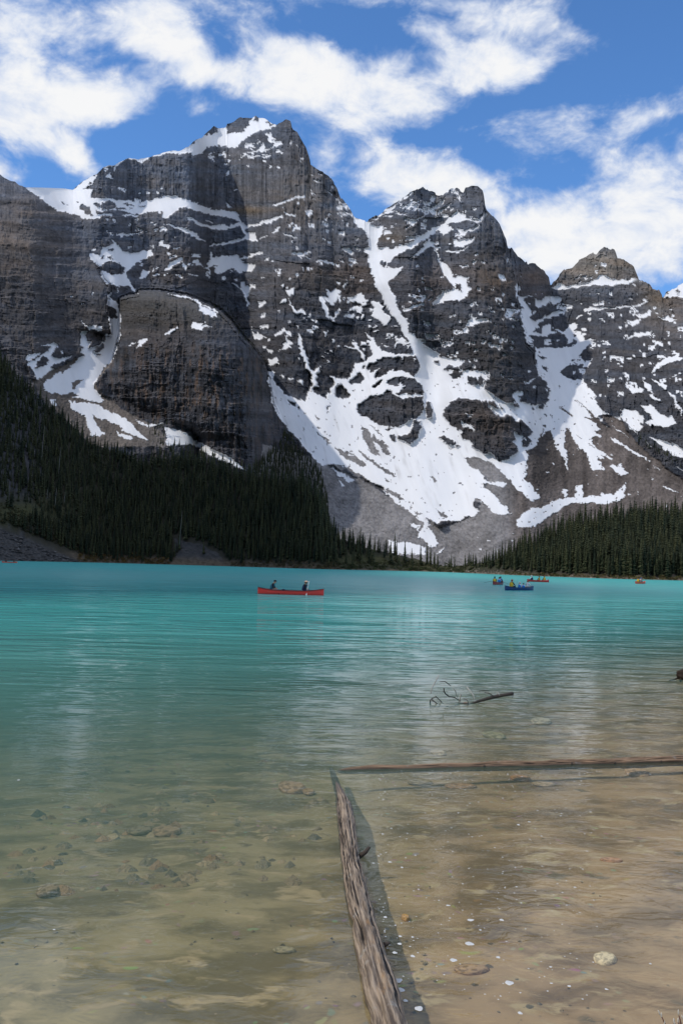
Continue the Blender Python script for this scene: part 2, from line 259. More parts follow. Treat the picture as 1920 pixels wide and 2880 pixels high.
TRACE = poly_list('''
GP 740,1250 890,1290 930,1310 1000,1340 1100,1400 1170,1450 1230,1480 1290,1470 1340,1445 1380,1310 1430,1200 1540,1180 1700,1240 1930,1390 2100,1480 2100,1660 700,1660
GC 250,200 400,120 660,0 900,30 750,210 770,280 960,410 1060,470 1180,545 1300,620 1320,720 700,720 380,420 270,230
S1 195,570 300,570 500,575 575,590 720,592 735,590 715,640 720,665 760,660 870,662 960,680 1090,690 1200,675 1290,645 1410,648 1450,675 1568,695 1568,760 1500,745 1430,735 1380,770 1330,810 1285,815 1280,775 1200,770 1150,780 1100,790 1040,785 990,775 900,760 800,765 750,750 760,790 890,790 880,805 800,805 790,830 720,825 650,830 615,795 540,780 460,765 400,710 280,640
H1 620,740 640,705 700,735 735,800 680,790; 730,715 760,690 800,720 770,735; 800,700 850,680 900,690 910,740 850,760 800,745; 905,735 960,730 985,750 920,762; 950,705 1010,710 1060,722 1000,722; 1085,718 1180,712 1100,728; 470,690 510,700 545,722 490,710; 595,680 625,688 625,700; 1000,742 1050,738 1030,748
S1 945,798 1010,795 1090,800 1070,812 990,810; 815,405 905,395 935,365 1020,335 1090,345 1130,335 1280,295 1340,283 1420,275 1490,235 1568,195 1568,320 1530,325 1510,300 1420,318 1400,300 1340,303 1280,318 1215,335 1180,335 1120,380 1090,378 1060,352 1010,355 940,380 900,440 885,455 905,414 820,422; 830,485 870,465 875,495 890,508 850,500; 590,595 640,540 690,505 765,465 735,515 722,560 690,565 650,590; 845,918 880,940 900,950 870,948; 915,950 960,935 1040,942 1080,935 1145,925 1100,945 1000,957 920,955; 1195,912 1240,893 1240,912 1200,918; 1285,860 1400,890 1470,900 1540,940 1568,985 1520,970 1440,920 1340,885; 1470,815 1500,820 1568,860 1530,855
H1 690,530 715,525 715,560 690,560; 1085,630 1120,640 1120,665 1085,660
S5 875,30 910,60 950,110 990,135 1060,140 1190,110 1208,155 1150,185 1080,220 1030,260 1000,285 1000,310 1030,380 1085,465 1070,455 1010,400 980,400 940,400 935,440 925,475 935,400 880,390 830,370 795,325 790,290 830,285 870,310 960,300 985,285 975,250 930,215 860,208 800,238 770,250 725,190 712,155 780,150 810,100 860,80 890,70
H5 830,225 870,208 930,218 970,250 985,285 960,295 870,310 825,270; 855,110 890,105 890,125 850,135; 855,165 890,165 885,200 855,190; 790,165 815,160 810,190 790,185
S5 1110,310 1130,270 1180,285 1150,320 1160,340 1100,340; 1185,295 1220,250 1215,275; 1195,315 1255,295 1250,315 1200,328; 1300,280 1350,220 1430,170 1415,215 1350,250; 1255,55 1300,35 1295,70 1335,80 1330,105 1310,95 1260,80; 1345,105 1430,95 1390,108; 1440,205 1470,260 1465,285 1440,240; 1520,205 1560,195 1568,240 1545,235; 545,475 580,480 550,492; 635,550 660,545 640,556; 728,450 740,445 735,468
S5 870,450 880,500 920,525 935,580 950,640 940,740 945,780 930,840 905,930 890,985 840,1010 800,1080 770,1120 745,1176 340,1176 440,1100 480,1080 570,1065 600,1050 550,1040 590,1010 640,960 670,935 630,925 645,890 630,865 640,760 690,755 680,800 690,840 720,850 690,890 760,880 800,860 830,825 820,785 875,785 875,720 860,650 925,655 920,600 905,575 845,555 850,500
H5 860,640 880,600 920,610 925,650 870,660; 735,915 770,880 820,850 825,885 770,920; 755,940 800,935 790,950
G5 655,1040 690,985 740,965 705,1030 670,1050
S5 640,665 690,720 740,715 800,725 790,755 700,745; 325,880 380,858 430,848 462,870 430,920 400,945 440,965 480,975 590,955 500,995 420,1020 385,1050 430,1052 350,1110 290,1140 250,1060 210,1030 215,1010 280,975 330,945 390,905 400,880; 210,970 240,940 330,925 300,950 230,995; 485,910 505,910 495,938 480,925
H5 280,1000 350,950 390,985 350,1040 280,1045
SC 340,225 350,210 440,140 500,120 600,80 640,10 880,0 900,25 830,90 780,150 745,210 745,260 790,310 815,365 780,370 720,355 560,325 625,315 560,290 480,305 400,290 350,260
GC 560,225 600,195 660,180 640,215 590,270 570,265
SC 540,352 620,370 720,368 780,390 840,430 880,460 900,450 970,490 1000,500 1050,560 1100,610 1190,675 1150,665 1000,605 990,595 950,560 930,545 830,510 745,470 735,500 800,590 830,620 720,640 690,560 660,480 580,430 555,380; 915,590 960,610 1050,650 1000,660 930,620; 400,340 450,345 440,400 400,390; 1060,500 1130,535 1180,545 1290,522 1250,540 1170,562 1100,535; 1290,565 1380,575 1480,620 1568,680 1568,730 1500,700 1420,700 1320,710 1300,680 1310,650
SP 555,1240 600,1262 650,1290 690,1320 650,1305 600,1285 560,1265
S2 0,290 120,280 200,245 300,175 370,160 420,145 440,100 490,95 500,150 560,140 620,130 650,110 690,60 700,20 725,5 800,22 850,60 888,80 850,120 750,135 700,160 640,200 600,235 560,260 515,270 480,250 400,252 330,265 300,300 320,310 240,320 210,300 140,310 60,300
H2 500,65 545,55 600,25 640,50 615,90 635,130 570,150 545,140 490,155; 715,10 745,15 740,60 715,50; 330,165 345,130 395,78 430,100 420,145 380,155; 800,50 860,80 840,95; 660,70 690,50 680,90
S2 805,160 840,145 885,190 850,195 820,180; 690,300 750,270 780,230 815,260 790,290; 790,285 860,255 900,220 945,240 880,255 820,280; 605,335 640,310 670,310 620,340; 360,335 410,325 400,350 370,360; 715,330 775,322 730,340; 500,440 520,440 515,485 500,480; 720,230 760,215 750,240; 690,255 720,235 710,265
S2 0,640 120,648 170,680 260,700 340,735 470,760 580,775 590,830 540,825 500,810 400,800 330,785 280,770 240,740 170,730 140,735 80,780 30,815 0,790
S2 580,775 600,820 650,885 700,870 830,830 930,795 930,810 830,860 700,890 650,915 620,925 600,885 540,905 430,910 340,900 290,880 240,850 185,820 200,810 260,840 340,880 430,870 530,880 600,845 560,830; 310,840 340,835 400,855 340,852; 950,775 1000,780 1055,800 1040,808 960,790; 640,915 660,945 720,935 735,1000 650,990 540,1025 430,1035 365,1050 390,1025 480,1015 560,1000 640,975 650,950 620,920; 850,940 880,905 920,880 900,910 870,935; 755,995 825,955 800,980; 910,930 990,950 1065,970 1000,965; 855,735 900,705 1000,670 1040,645 1130,650 1100,665 1040,660 960,700 890,735; 1150,655 1200,670 1160,665; 0,865 60,880 150,905 190,900 240,940 300,980 325,1015 260,980 180,935 120,905; 1150,470 1195,495 1170,492; 1175,518 1235,525 1200,530; 1165,590 1195,635 1170,635; 1305,615 1355,640 1320,632; 1205,450 1260,465 1220,475; 1345,665 1400,690 1370,685; 1245,985 1305,995 1260,998; 1405,930 1425,950 1410,952; 550,610 600,575 585,595; 480,700 540,740 500,735
S6 365,135 390,175 480,165 570,165 610,185 660,170 690,145 770,125 785,155 720,160 640,185 610,205 640,225 715,230 700,300 620,280 600,305 570,280 530,255 480,285 430,310 390,295 400,260 430,240 370,255 370,300 345,270 355,210; 235,205 270,200 310,250 345,265 330,265 280,235; 10,275 50,220 130,175 145,180 130,215 70,250 20,290; 0,75 30,70 45,95 30,105; 60,100 140,95 90,108; 1010,150 1060,140 1120,150 1090,180 1050,160; 1120,165 1175,195 1150,190; 1190,212 1250,198 1300,200 1360,232 1310,220 1230,215; 1375,200 1440,215 1400,215; 1410,100 1440,95 1500,130 1500,145 1430,120; 1460,230 1540,215 1480,238; 1085,250 1110,280 1100,290; 790,195 830,168 820,195; 840,215 870,190 860,215; 1505,85 1550,110 1540,125
S6 540,375 580,385 600,430 560,395; 610,365 635,365 640,395 695,405 670,430 680,465 660,490 682,555 660,565 640,480 605,430; 970,440 1040,420 1030,470 985,490; 985,490 1010,550 1030,580 1060,600 1100,575 1135,630 1090,615 1050,620 1015,595; 1230,490 1275,480 1300,500 1275,435 1320,455 1345,430 1390,440 1375,490 1335,560 1300,545 1260,500 1290,580 1310,640 1340,655 1340,685 1300,660 1240,560; 1375,480 1400,480 1370,620 1340,680 1350,600 1380,560; 1400,440 1440,345 1430,400; 1525,455 1568,465 1568,550 1520,540 1480,500 1500,495; 1470,580 1568,575 1560,600 1500,590 1460,605; 1440,620 1500,640 1490,665 1450,640; 690,710 710,770 740,785 735,735 755,785 800,810 760,825 715,820 700,770; 855,795 890,770 950,735 960,760 900,790; 905,915 960,870 935,855 965,840 960,795 1000,840 1035,860 980,870 1010,885 930,905; 800,905 860,905 855,940 820,920; 820,975 860,985 890,960 910,1025 830,1020; 1255,765 1280,775 1305,745 1280,800; 1043,710 1052,712 1057,745 1050,745
S6 1055,775 1085,800 1100,880 1130,970 1150,1060 1120,1075 1105,1000 1080,920 1085,860 1060,800; 1120,1075 1150,1060 1170,1085 1225,1040 1220,1100 1190,1120 1210,1176 1180,1176 1155,1110; 820,1070 885,1080 860,1130 850,1140 880,1176 815,1176; 975,1140 1030,1120 990,1150; 1060,1150 1105,1155 1085,1176; 1410,875 1500,890 1520,850 1490,820 1540,860 1530,910 1568,960 1520,910
S6 20,455 90,475 180,485 240,510 290,540 350,565 430,600 420,645 350,630 290,605 280,545 200,502 100,487; 210,740 230,695 330,690 300,710 440,725 340,720 300,750; 0,775 50,745 105,735 60,775 5,797
S5 1290,790 1320,760 1395,735 1350,775; 1080,885 1110,820 1160,815 1140,850; 1000,890 1050,850 1085,840 1030,880
S7 1080,0 1170,0 1190,60 1245,140 1260,200 1320,250 1400,315 1460,350 1520,400 1568,415 1568,700 1370,700 1350,620 1310,560 1350,500 1340,420 1290,330 1245,250 1200,210 1170,120 1110,70
S7 150,510 160,620 190,780 240,870 320,990 410,1080 500,1176 1568,1176 1568,420 1340,420 1300,390 1050,390 920,430 830,450 810,520 780,570 720,580 640,550 620,640 500,650 480,520 420,520 480,650 440,740 300,700 215,600 190,540 210,518
SA 0,60 60,210 150,300 250,430 300,470 350,460 400,470 500,500 600,560 700,610 780,650 840,730 920,790 1000,850 1040,870 1080,930 1080,980 1050,1040 1120,1080 1140,1110 1190,1120 1210,1080 1180,1030 1150,980 1120,890 1210,930 1250,900 1310,910 1380,915 1420,880 1500,870 1530,840 1480,790 1500,740 1568,700 1568,0 0,0
S8 0,110 60,180 130,220 180,240 240,300 330,310 420,312 390,350 350,365 400,390 500,400 560,420 620,465 560,510 590,500 575,540 650,600 740,650 790,660 800,640 780,590 830,620 850,610 845,640 900,650 930,670 1060,665 1070,640 1075,560 1060,490 990,440 970,370 960,260 970,205 1000,220 1130,215 1200,210 1290,190 1400,155 1420,160 1350,230 1290,290 1200,370 1160,420 1200,450 1270,475 1340,455 1370,520 1430,570 1440,600 1420,610 1470,690 1550,745 1480,735 1450,760 1500,830 1568,900 1568,1176 0,1176
SB 430,240 500,280 560,330 600,380 660,430 720,500 780,550 820,590 880,570 885,540 840,490 800,420 780,330 790,200 740,60 690,50 720,190 700,210 600,275 540,260 480,230; 300,260 340,320 400,380 470,420 560,440 640,450 660,520 610,480 560,470 480,440 420,450 480,490 560,560 620,620 665,690 640,700 560,690 500,670 480,630 400,560 350,560 200,600 200,260
SB 700,750 760,680 830,640 900,640 960,620 1040,570 1100,560 1250,545 1360,550 1370,505 1420,520 1480,540 1568,430 1568,560 1420,610 1280,600 1160,605 1060,640 1000,680 950,710 860,780 760,790 710,785
SB 1180,460 1220,450 1230,550 1180,560; 1060,500 1115,495 1090,560; 1170,365 1200,365 1190,385
GB 290,250 400,238 520,290 590,370 640,430 560,440 470,410 400,330 330,300
GB 370,575 400,560 470,620 500,670 560,690 640,700 670,680 700,660 800,600 740,520 660,440 610,480 640,560 560,540 480,490 430,450 480,500 560,570 640,660 640,695 560,690 500,670 430,590
GA 600,160 640,180 690,270 720,330 755,405 700,380 660,340 620,260; 700,230 800,310 830,400 800,390 740,310 680,270; 660,130 720,190 800,255 740,225; 250,200 380,315 340,300 260,225; 395,325 480,370 560,400 645,475 600,480 520,440 430,380; 585,355 650,400 690,430 780,490 880,555 850,560 740,490 640,420; 370,460 450,470 520,510 620,560 680,600 600,570 500,520 420,490; 640,520 720,560 740,570; 790,570 840,600 810,605; 800,655 900,700 960,765 890,730 810,690; 1030,840 1080,850 1050,870; 1200,820 1290,870 1280,890 1210,850; 1115,880 1160,900 1200,980 1160,960; 1140,545 1200,590 1180,600
SA 350,480 400,520 440,570 480,580 510,600 560,590 480,545 420,510; 440,590 470,610 480,640 455,625; 1000,930 1060,950 1060,1000 1010,960; 820,1060 900,1080 1000,1080 1100,1110 1100,1176 850,1176; 1180,1176 1270,1110 1240,1150; 780,670 840,700 950,770 900,780 840,730
H7 185,560 220,520 420,520 440,480 490,520 500,600 495,640 460,665 440,740 400,745 330,720 280,695 260,660 220,625
S7 380,210 410,240 420,330 450,420 480,515 510,600 550,640 520,650 490,600 480,520 440,480 410,350; 480,520 550,485 545,540 520,580 540,640 500,650; 245,555 275,550 270,575; 300,570 350,560 320,590; 380,590 435,590 430,625
H7 530,530 580,505 640,560 680,600 650,640 600,720 540,700 505,650 550,640 540,600; 690,635 720,620 770,670 800,720 740,740 680,710; 600,660 640,635 655,680 610,685; 580,400 830,330 880,400 900,440 820,460 800,540 780,575 720,570 640,540 590,480; 790,595 850,550 870,515 910,575 880,610 810,615; 930,490 950,450 1050,410 1130,410 1200,400 1310,395 1350,440 1350,500 1310,550 1200,500 1150,520 1130,500 1060,540 980,575 990,530 1040,490 960,520; 970,650 1010,600 1060,580 1000,650; 1080,590 1150,555 1250,560 1240,610 1160,640 1090,620; 1150,690 1200,650 1260,560 1300,570 1360,630 1375,710 1300,690 1180,700
H7 855,780 910,740 960,705 1060,700 1090,670 1170,715 1200,730 1370,715 1370,800 1345,860 1320,880 1250,910 1170,955 1100,950 1030,940 960,900 890,860 855,820; 1160,1030 1240,1010 1290,960 1300,900 1350,900 1355,960 1330,1040 1260,1090 1200,1060; 1395,760 1420,760 1450,830 1420,880 1395,880 1400,820; 1455,430 1480,425 1500,450 1460,460; 1540,490 1568,475 1568,510; 1500,1040 1540,1015 1568,1030 1568,1080; 1110,1020 1150,1005 1150,1080 1120,1060; 300,750 370,770 360,795 310,775; 375,800 400,800 395,820; 530,950 575,970 545,975; 610,800 635,800 630,825; 1070,965 1130,960 1100,980; 890,480 910,470 910,500 890,500
G7 520,835 545,890 535,905
S7 1080,560 1150,520 1160,550 1090,580; 1170,700 1240,690 1340,710 1250,725 1190,720; 1090,640 1160,680 1230,620 1160,650
S7 960,75 990,0 1080,0 1040,20 1060,50 1110,90 1080,150 1020,120; 915,200 960,240 1010,300 1060,360 1140,375 1300,380 1300,400 1140,400 1060,410 1010,430 950,460 920,430 980,390 970,340 950,310 960,290 940,250; 820,265 860,300 870,350 900,380 910,430 880,400 850,350 740,320 830,330; 1140,215 1170,260 1200,240 1240,290 1200,305 1165,300 1140,350 1160,280; 1075,250 1120,245 1110,258; 1055,295 1110,325 1080,325; 875,275 930,290 940,315 900,305; 770,60 830,65 825,105 790,90; 790,25 870,20 830,40; 870,60 900,70 890,100; 580,200 610,205 630,185 605,240
H8 100,650 120,640 160,710 140,770 105,740; 165,325 190,310 210,330 180,350; 250,375 300,355 400,390 380,440 330,470 285,430 330,400; 430,470 440,445 500,445 520,500 460,520 430,500; 510,450 545,435 560,490 540,515 515,500; 565,470 610,470 600,490 570,490; 250,700 300,640 370,615 510,625 530,640 580,640 600,690 660,740 710,755 740,735 790,760 830,810 850,790 900,820 950,880 930,910 850,905 800,880 810,940 780,950 830,1035 760,1090 680,1112 640,1080 610,1045 570,1045 480,1000 440,950 380,920 380,880 330,850 270,800 250,750; 590,640 640,640 680,680 670,695 610,670; 685,665 720,685 700,695; 855,920 890,890 940,950 900,1000 865,1000; 785,670 820,650 845,685 800,685; 930,680 980,690 940,705; 995,670 1035,670 1035,700 1000,695; 1025,735 1050,735 1040,748; 215,920 250,905 320,940 345,975 320,990 250,960; 340,980 370,990 355,1005; 985,250 1010,255 995,270; 990,280 1060,305 1010,315; 1015,350 1065,375 1060,405 1035,385; 1160,410 1230,350 1280,320 1340,370 1350,440 1270,475 1200,450
S8 785,590 840,540 830,570 870,560 870,590 830,600 850,640 800,630; 880,490 970,460 920,495; 370,795 430,815 485,830 490,870 440,840 390,840; 390,710 430,740 485,750 440,755; 540,190 600,155 570,185
G9 470,605 490,605 410,740 400,790 330,800 340,860 345,920 330,1030 400,1090 440,1176 620,1176 640,1100 640,930 620,860 560,740 520,650 490,660 455,700 480,640; 640,640 660,630 700,700 740,780 800,820 850,940 900,990 945,1040 1020,1145 940,1150 900,1120 780,1176 740,1070 650,930 660,830 635,760
G9 800,470 900,560 1000,640 1100,700 1200,790 1320,890 1568,1060 1700,1140 1700,1300 1340,1130 1230,1110 1180,1060 1100,1040 1060,1065 980,1000 930,910 900,860 960,870 1040,900 1110,920 990,850 900,790 850,720 880,690 930,700 870,640 920,640 880,590 830,560 780,540 850,545
G9 930,520 990,530 1080,570 1150,680 1250,780 1350,870 1450,950 1700,1100 1700,1180 1320,890 1100,700 1000,640
S9 980,685 1040,720 1120,770 1250,840 1320,890 1200,840 1100,770 1020,740; 1000,600 1060,640 1140,700 1060,650; 1100,590 1200,660 1280,740 1568,940 1568,960 1400,850 1230,730 1110,610; 1300,700 1400,720 1500,750 1568,790 1650,830 1650,900 1568,860 1480,840 1400,770; 1085,480 1150,495 1200,485 1260,530 1240,600 1260,620 1220,660 1150,620 1085,555; 1220,440 1290,460 1320,440 1350,480 1440,540 1480,520 1520,590 1480,600 1420,620 1350,610 1300,600 1260,580 1330,560 1280,500; 1110,300 1180,320 1255,305 1240,345 1190,352 1140,335; 1250,250 1330,285 1320,330 1340,350 1280,310; 1300,360 1360,375 1400,420 1340,395; 1330,235 1400,265 1445,290 1430,325 1380,285; 1320,195 1360,120 1450,60 1500,55 1550,20 1540,60 1568,70 1568,90 1480,100 1400,140 1350,190; 1450,340 1500,370 1520,430 1568,480 1568,525 1520,470 1490,400; 1470,230 1540,190 1568,200 1500,220; 1290,115 1340,112 1300,125; 720,1080 770,1065 780,1176 720,1176; 610,1110 665,1110 640,1176; 1000,930 1080,900 1100,950 1150,985 1080,1000; 1330,925 1390,955 1360,950; 1390,1070 1480,1110 1568,1140 1450,1110
H9 1080,560 1160,640 1240,700 1300,760 1568,920 1700,990 1700,1010 1568,950 1400,870 1240,760 1120,640
S9 715,95 770,85 790,105 860,85 820,150 790,130; 540,895 560,900 550,940
S3 95,295 120,312 200,328 240,375 325,385 320,430 300,470 285,545 400,555 480,530 570,480 680,420 760,380 800,355 850,310 890,280 900,245 910,270 960,275 990,310 1040,330 1060,310 1080,330 1070,345 1000,330 950,335 860,350 820,370 880,395 820,440 790,450 770,410 700,455 620,500 560,545 500,570 430,615 390,640 365,680 355,700 430,710 485,688 460,730 410,790 365,820 390,870 430,930 440,1000 470,1070 520,1140 530,1176 480,1176 440,1140 400,1080 360,1030 330,960 300,900 265,860 255,800 230,740 215,680 205,620 175,570 215,540 220,510 195,430 150,390 100,360
H3 300,665 330,655 358,690 330,705 305,690
S3 1070,330 1145,282 1145,300 1090,335; 940,420 1000,410 1080,365 1090,380 1040,410 960,445; 535,640 580,590 640,550 650,515 710,505 730,540 680,550 600,605; 730,540 775,540 745,570 760,600 780,660 830,680 860,720 880,770 940,770 1000,780 990,840 1025,870 1000,920 930,980 900,960 820,975 730,1000 710,990 760,950 740,930 800,905 880,880 880,840 830,800 800,750 780,710 760,640
H3 895,830 925,820 950,870 935,900 900,870; 860,725 900,715 920,770 880,775; 920,715 980,720 980,755 930,750
S3 920,690 1010,680 960,705; 1030,670 1060,665 1050,678; 1100,650 1130,655 1110,672; 875,485 930,490 1040,475 1030,510 960,535 890,545; 790,580 850,575 920,575 1000,545 960,570 910,595; 815,520 870,515 860,530; 475,1030 540,1015 640,985 645,995 590,1025 490,1055; 670,960 720,940 700,965; 500,315 600,325 640,295 700,255 740,215 790,160 815,145 800,180 770,230 720,260 660,290 600,335 560,375 540,360; 690,210 710,140 745,135 720,180; 735,325 800,230 880,195 850,215 790,270; 905,140 945,125 930,185 910,160; 445,240 520,200 630,175 600,195 510,215; 450,180 540,115 580,100 520,150; 215,330 300,285 350,280 270,325; 340,260 430,195 420,230 360,280; 500,400 545,370 520,400; 320,450 345,410 400,425; 390,490 420,500 400,520; 230,965 300,980 340,1020 300,1050 370,1080 380,1110 340,1160 260,1110 225,1085 260,1050; 80,945 130,905 165,920 210,970 150,1000 110,980; 70,1035 150,1035 150,1045; 40,1065 100,1085 80,1110; 145,1065 175,1080 165,1110; 5,545 70,550 105,580 95,600 20,570; 105,530 150,555 130,575; 0,650 40,665 10,662; 55,680 140,665 80,690; 970,1160 1010,1110 1060,1090 1030,1120 1160,1110 1120,1135 1000,1176; 1170,1055 1210,1060 1190,1070; 1060,1010 1085,985 1075,1005; 1260,910 1295,915 1270,935; 1175,880 1225,868 1200,885
S4 255,370 285,400 290,420 275,480 320,495 410,465 380,480 320,505 330,540 350,560 380,600 370,660 410,680 470,645 495,625 500,640 440,690 400,740 380,770 410,760 450,780 460,740 510,700 545,750 510,800 450,795 380,780 360,790 390,850 370,865 340,855 325,770 300,700 290,590 265,510
H4 290,570 312,570 310,588 292,585
S4 405,495 440,520 490,490 540,475 620,490 600,520 545,545 520,520 470,555 420,580; 490,650 530,620 600,592 640,605 600,640 540,655; 570,745 650,800 665,830 650,855 690,850 700,815 730,830 720,870 800,880 860,830 790,825 780,790 700,795 710,760 745,715 700,692 660,735 630,765 590,740; 725,670 760,625 770,640 735,680; 530,410 600,380 640,400 700,390 820,375 870,350 930,315 1000,335 1040,355 1220,350 1180,375 1130,385 1060,395 970,400 900,390 830,400 720,415 640,432 580,430; 770,590 850,570 930,565 1000,570 1140,560 1200,555 1280,530 1260,555 1170,570 1000,580 880,590 800,605; 1165,630 1260,630 1310,590 1310,630 1270,650; 1100,685 1180,680 1240,665 1210,695; 1380,645 1440,640 1520,670 1480,685 1410,670; 1115,825 1190,775 1330,755 1300,785 1200,800; 1310,800 1360,780 1340,805; 920,675 955,670 950,685; 720,350 780,310 740,330; 860,260 875,225 880,240; 835,350 855,325 850,345; 1440,780 1470,790 1450,810; 1250,510 1290,530 1270,535; 1410,490 1460,430 1530,390 1568,375 1700,320 1700,460 1568,500 1500,480 1440,490
H4 1500,440 1530,430 1540,470 1510,470
''')
REG_L = [(-400, 200), (0, 420)] + pts('1', '0,470 70,510 145,555 197,576 280,640 330,680 335,645 380,690 430,740 460,765 540,780 600,800 640,850 650,910 680,990 700,1060 715,1110') + pts('5', '715,160 770,250 790,300 830,370 870,400 865,440 845,550 860,640 875,720 875,790 820,790 690,745 640,760 635,880 560,960 470,970 430,850 330,880 215,950 0,1000') + [(-400, 1080)]
REG_K = pts('5', '945,500 1000,480 1085,468 1100,440 1230,438') + pts('6', '0,448 180,478 300,528 430,588 520,670 600,780 700,890 790,1000 815,1080 815,1176') + pts('7', '150,520 160,620 190,780 240,870 320,990 410,1080 500,1176') + [(920, 1330), (930, 1480), (930, 1660), (560, 1660)] + pts('C', '1568,650 1420,590 1300,530 1180,560 1060,490 960,420 790,310 745,260 745,210') + pts('5', '750,1176 890,985 905,930 945,780 945,640')
REG_P2 = pts('P', '1030,560 1015,625 1030,700 1050,800 1130,900 1200,1000 1250,1080 1330,1330 1330,1700 1510,1700 1530,1250') + pts('8', '1070,665 1075,560 1060,490 970,370 960,260 890,190') + pts('4', '390,870 340,855 325,770 300,700 265,510 258,380 235,240 222,108') + [(1438, 200), (1030, 200)]
# ------------------------------------------------------------------ materials of the land
def mat_ground(name, bump_scale=0.35, bump_dist=1.2, rough=0.92, mod=0.5, mscale=0.12):
    m_ = bpy.data.materials.new(name); m_.use_nodes = True
    n = NT(m_.node_tree)
    pos = n.node('ShaderNodeNewGeometry').outputs['Position']
    c = n.attr('Col'); s = n.attr('snow', True)
    ns = n.noise(n.v('MULTIPLY', pos, (1, 1, 1.6)), mscale, 8, 0.65)
    k = n.m('ADD', n.m('MULTIPLY', n.m('SUBTRACT', ns, 0.5), n.m('MULTIPLY', n.m('SUBTRACT', 1.0, s), mod * 2)), 1.0)
    colr = n.v('SCALE', c, k)
    fine = n.noise(pos, bump_scale, 6, 0.7)
    bmp = n.node('ShaderNodeBump', ins={'Strength': n.m('ADD', n.m('MULTIPLY', n.m('SUBTRACT', 1.0, s), 0.65), 0.12), 'Distance': bump_dist, 'Height': fine})
    b = n.node('ShaderNodeBsdfPrincipled', ins={'Base Color': colr, 'Roughness': rough, 'Specular IOR Level': 0.2, 'Normal': bmp.outputs[0]})
    n.l.new(b.outputs[0], n.node('ShaderNodeOutputMaterial').inputs[0])
    return m_
M_ROCK = mat_ground('mountain_rock_and_snow')

# ------------------------------------------------------------------ the mountains
CS = 3.0
cx_ = np.arange(-160, 2081, CS); cy_ = np.arange(240, 1661, CS)
GX, GY = np.meshgrid(cx_, cy_)
def classify(X, Y):
    c = np.zeros(X.size, np.int8)
    for k, poly in TRACE:
        c[inside(X, Y, poly)] = {'S': 1, 'G': 2, 'H': 0}[k]
    return c.reshape(X.shape)
cls = classify(GX, GY)
skx = np.array([p[0] for p in SKYL]); sky_y = np.array([p[1] for p in SKYL])
skx = np.maximum.accumulate(skx + np.arange(len(skx)) * 1e-4)
def skyline(x): return np.interp(x, skx, sky_y)
TE = bearing(GX, GY)[2]
slope = np.select([cls == 1, cls == 2], [0.86, 0.66], 1.9)
def integrate(sl):
    out = np.zeros_like(sl)
    for j in range(len(cy_) - 2, -1, -1):
        out[j] = out[j + 1] + (TE[j] - TE[j + 1]) / np.maximum(sl[j] - TE[j], 0.16)
    return out
mL = inside(GX, GY, REG_L).reshape(GX.shape).astype(float)
mK = inside(GX, GY, REG_K).reshape(GX.shape).astype(float)
mP = inside(GX, GY, REG_P2).reshape(GX.shape).astype(float)
mR = ((mP < .5) & (GX > 1440)).astype(float)
def field(sl): return gblur(math.log(1150.0) + 0.5 * integrate(gblur(sl, 3, 14)) + 0.5 * integrate(gblur(sl, 1, 3)), 1, 3)
base_sl = np.where(mK > .5, 0.72, np.where((mL > .5) & (cls == 0), 0.90, slope))       # the ground running on behind the wall and the dome
front_sl = np.where((mL > .5) & (cls == 0), 1.0, slope)
front_sl = np.where((mK > .5) & (cls == 0), np.where(GY > 985, 3.2, 1.2), front_sl)
lnB = field(base_sl); lnF = field(front_sl)
lnF += 0.05 * mL * (1 - gblur(mL, 0, 14)) + 0.09 * mK * (1 - gblur(mK, 0, 20))
lnD = np.where(np.maximum(mL, mK) > .5, np.minimum(lnF, lnB), lnB)
lnD += 0.10 * mR * sstep(-GY, -1150, -850) - 0.04 * gblur(mP, 0, 14)
def sample(A, x, y):
    i = np.clip((x - cx_[0]) / CS, 0, len(cx_) - 1.001); j = np.clip((y - cy_[0]) / CS, 0, len(cy_) - 1.001)
    i0 = i.astype(int); j0 = j.astype(int); fi = i - i0; fj = j - j0
    return (A[j0, i0] * (1 - fi) + A[j0, i0 + 1] * fi) * (1 - fj) + (A[j0 + 1, i0] * (1 - fi) + A[j0 + 1, i0 + 1] * fi) * fj

xs = np.arange(-150, 2071, 2.3)
NR = 580
jc = np.floor(xs / 11 + 1.5 * fbm(xs / 30, xs * 0, 2, 6)); top = skyline(xs) + 3.2 * fbm(xs / 9.0, xs * 0, 3, 5) + 5 * fbm(xs / 26.0, xs * 0 + 3, 2, 8) + 7 * (_h(jc, jc * 0, 3) - .5) * (xs > 900)
glac = sstep(xs, 70, 90) * (1 - sstep(xs, 205, 215)); top = top * (1 - glac) + skyline(xs) * glac
v = np.linspace(0, 1, NR)[:, None]
PXg = np.broadcast_to(xs[None, :], (NR, len(xs))).copy()
tsm = top[None, :].copy()
for _ in range(3): tsm = boxblur(tsm, 12, 1)
PYg = tsm + v * (1655 - tsm) + (top[None, :] - tsm) * np.clip(1 - v / .16, 0, 1) ** 1.6      # ragged crest, even rows below it
HXb, HYb, TEb = bearing(PXg, PYg)
D = np.exp(sample(lnD, PXg, PYg))
Db = boxblur(boxblur(boxblur(D, 2, 0), 2, 0), 2, 1)
D = np.where(np.abs(Db / D - 1) < .006, Db, D)
wx = PXg + 11 * fbm(PXg / 22, PYg / 22, 4, 21) + 9 * fbm(PXg / 6.5, PYg / 6.5, 2, 25); wy = PYg + 9 * fbm(PXg / 20, PYg / 16, 4, 31) + 7 * fbm(PXg / 7, PYg / 5.5, 2, 35)
kl = classify(wx, wy)
rockm = (kl == 0).astype(float)
def blob(cx, cy, rx, ry): return np.exp(-((PXg - cx) / rx) ** 2 - ((PYg - cy) / ry) ** 2)
ax_ = PXg * 0.72; az_ = (1600 - PYg) * 0.72            # metres across / up the face at mid distance
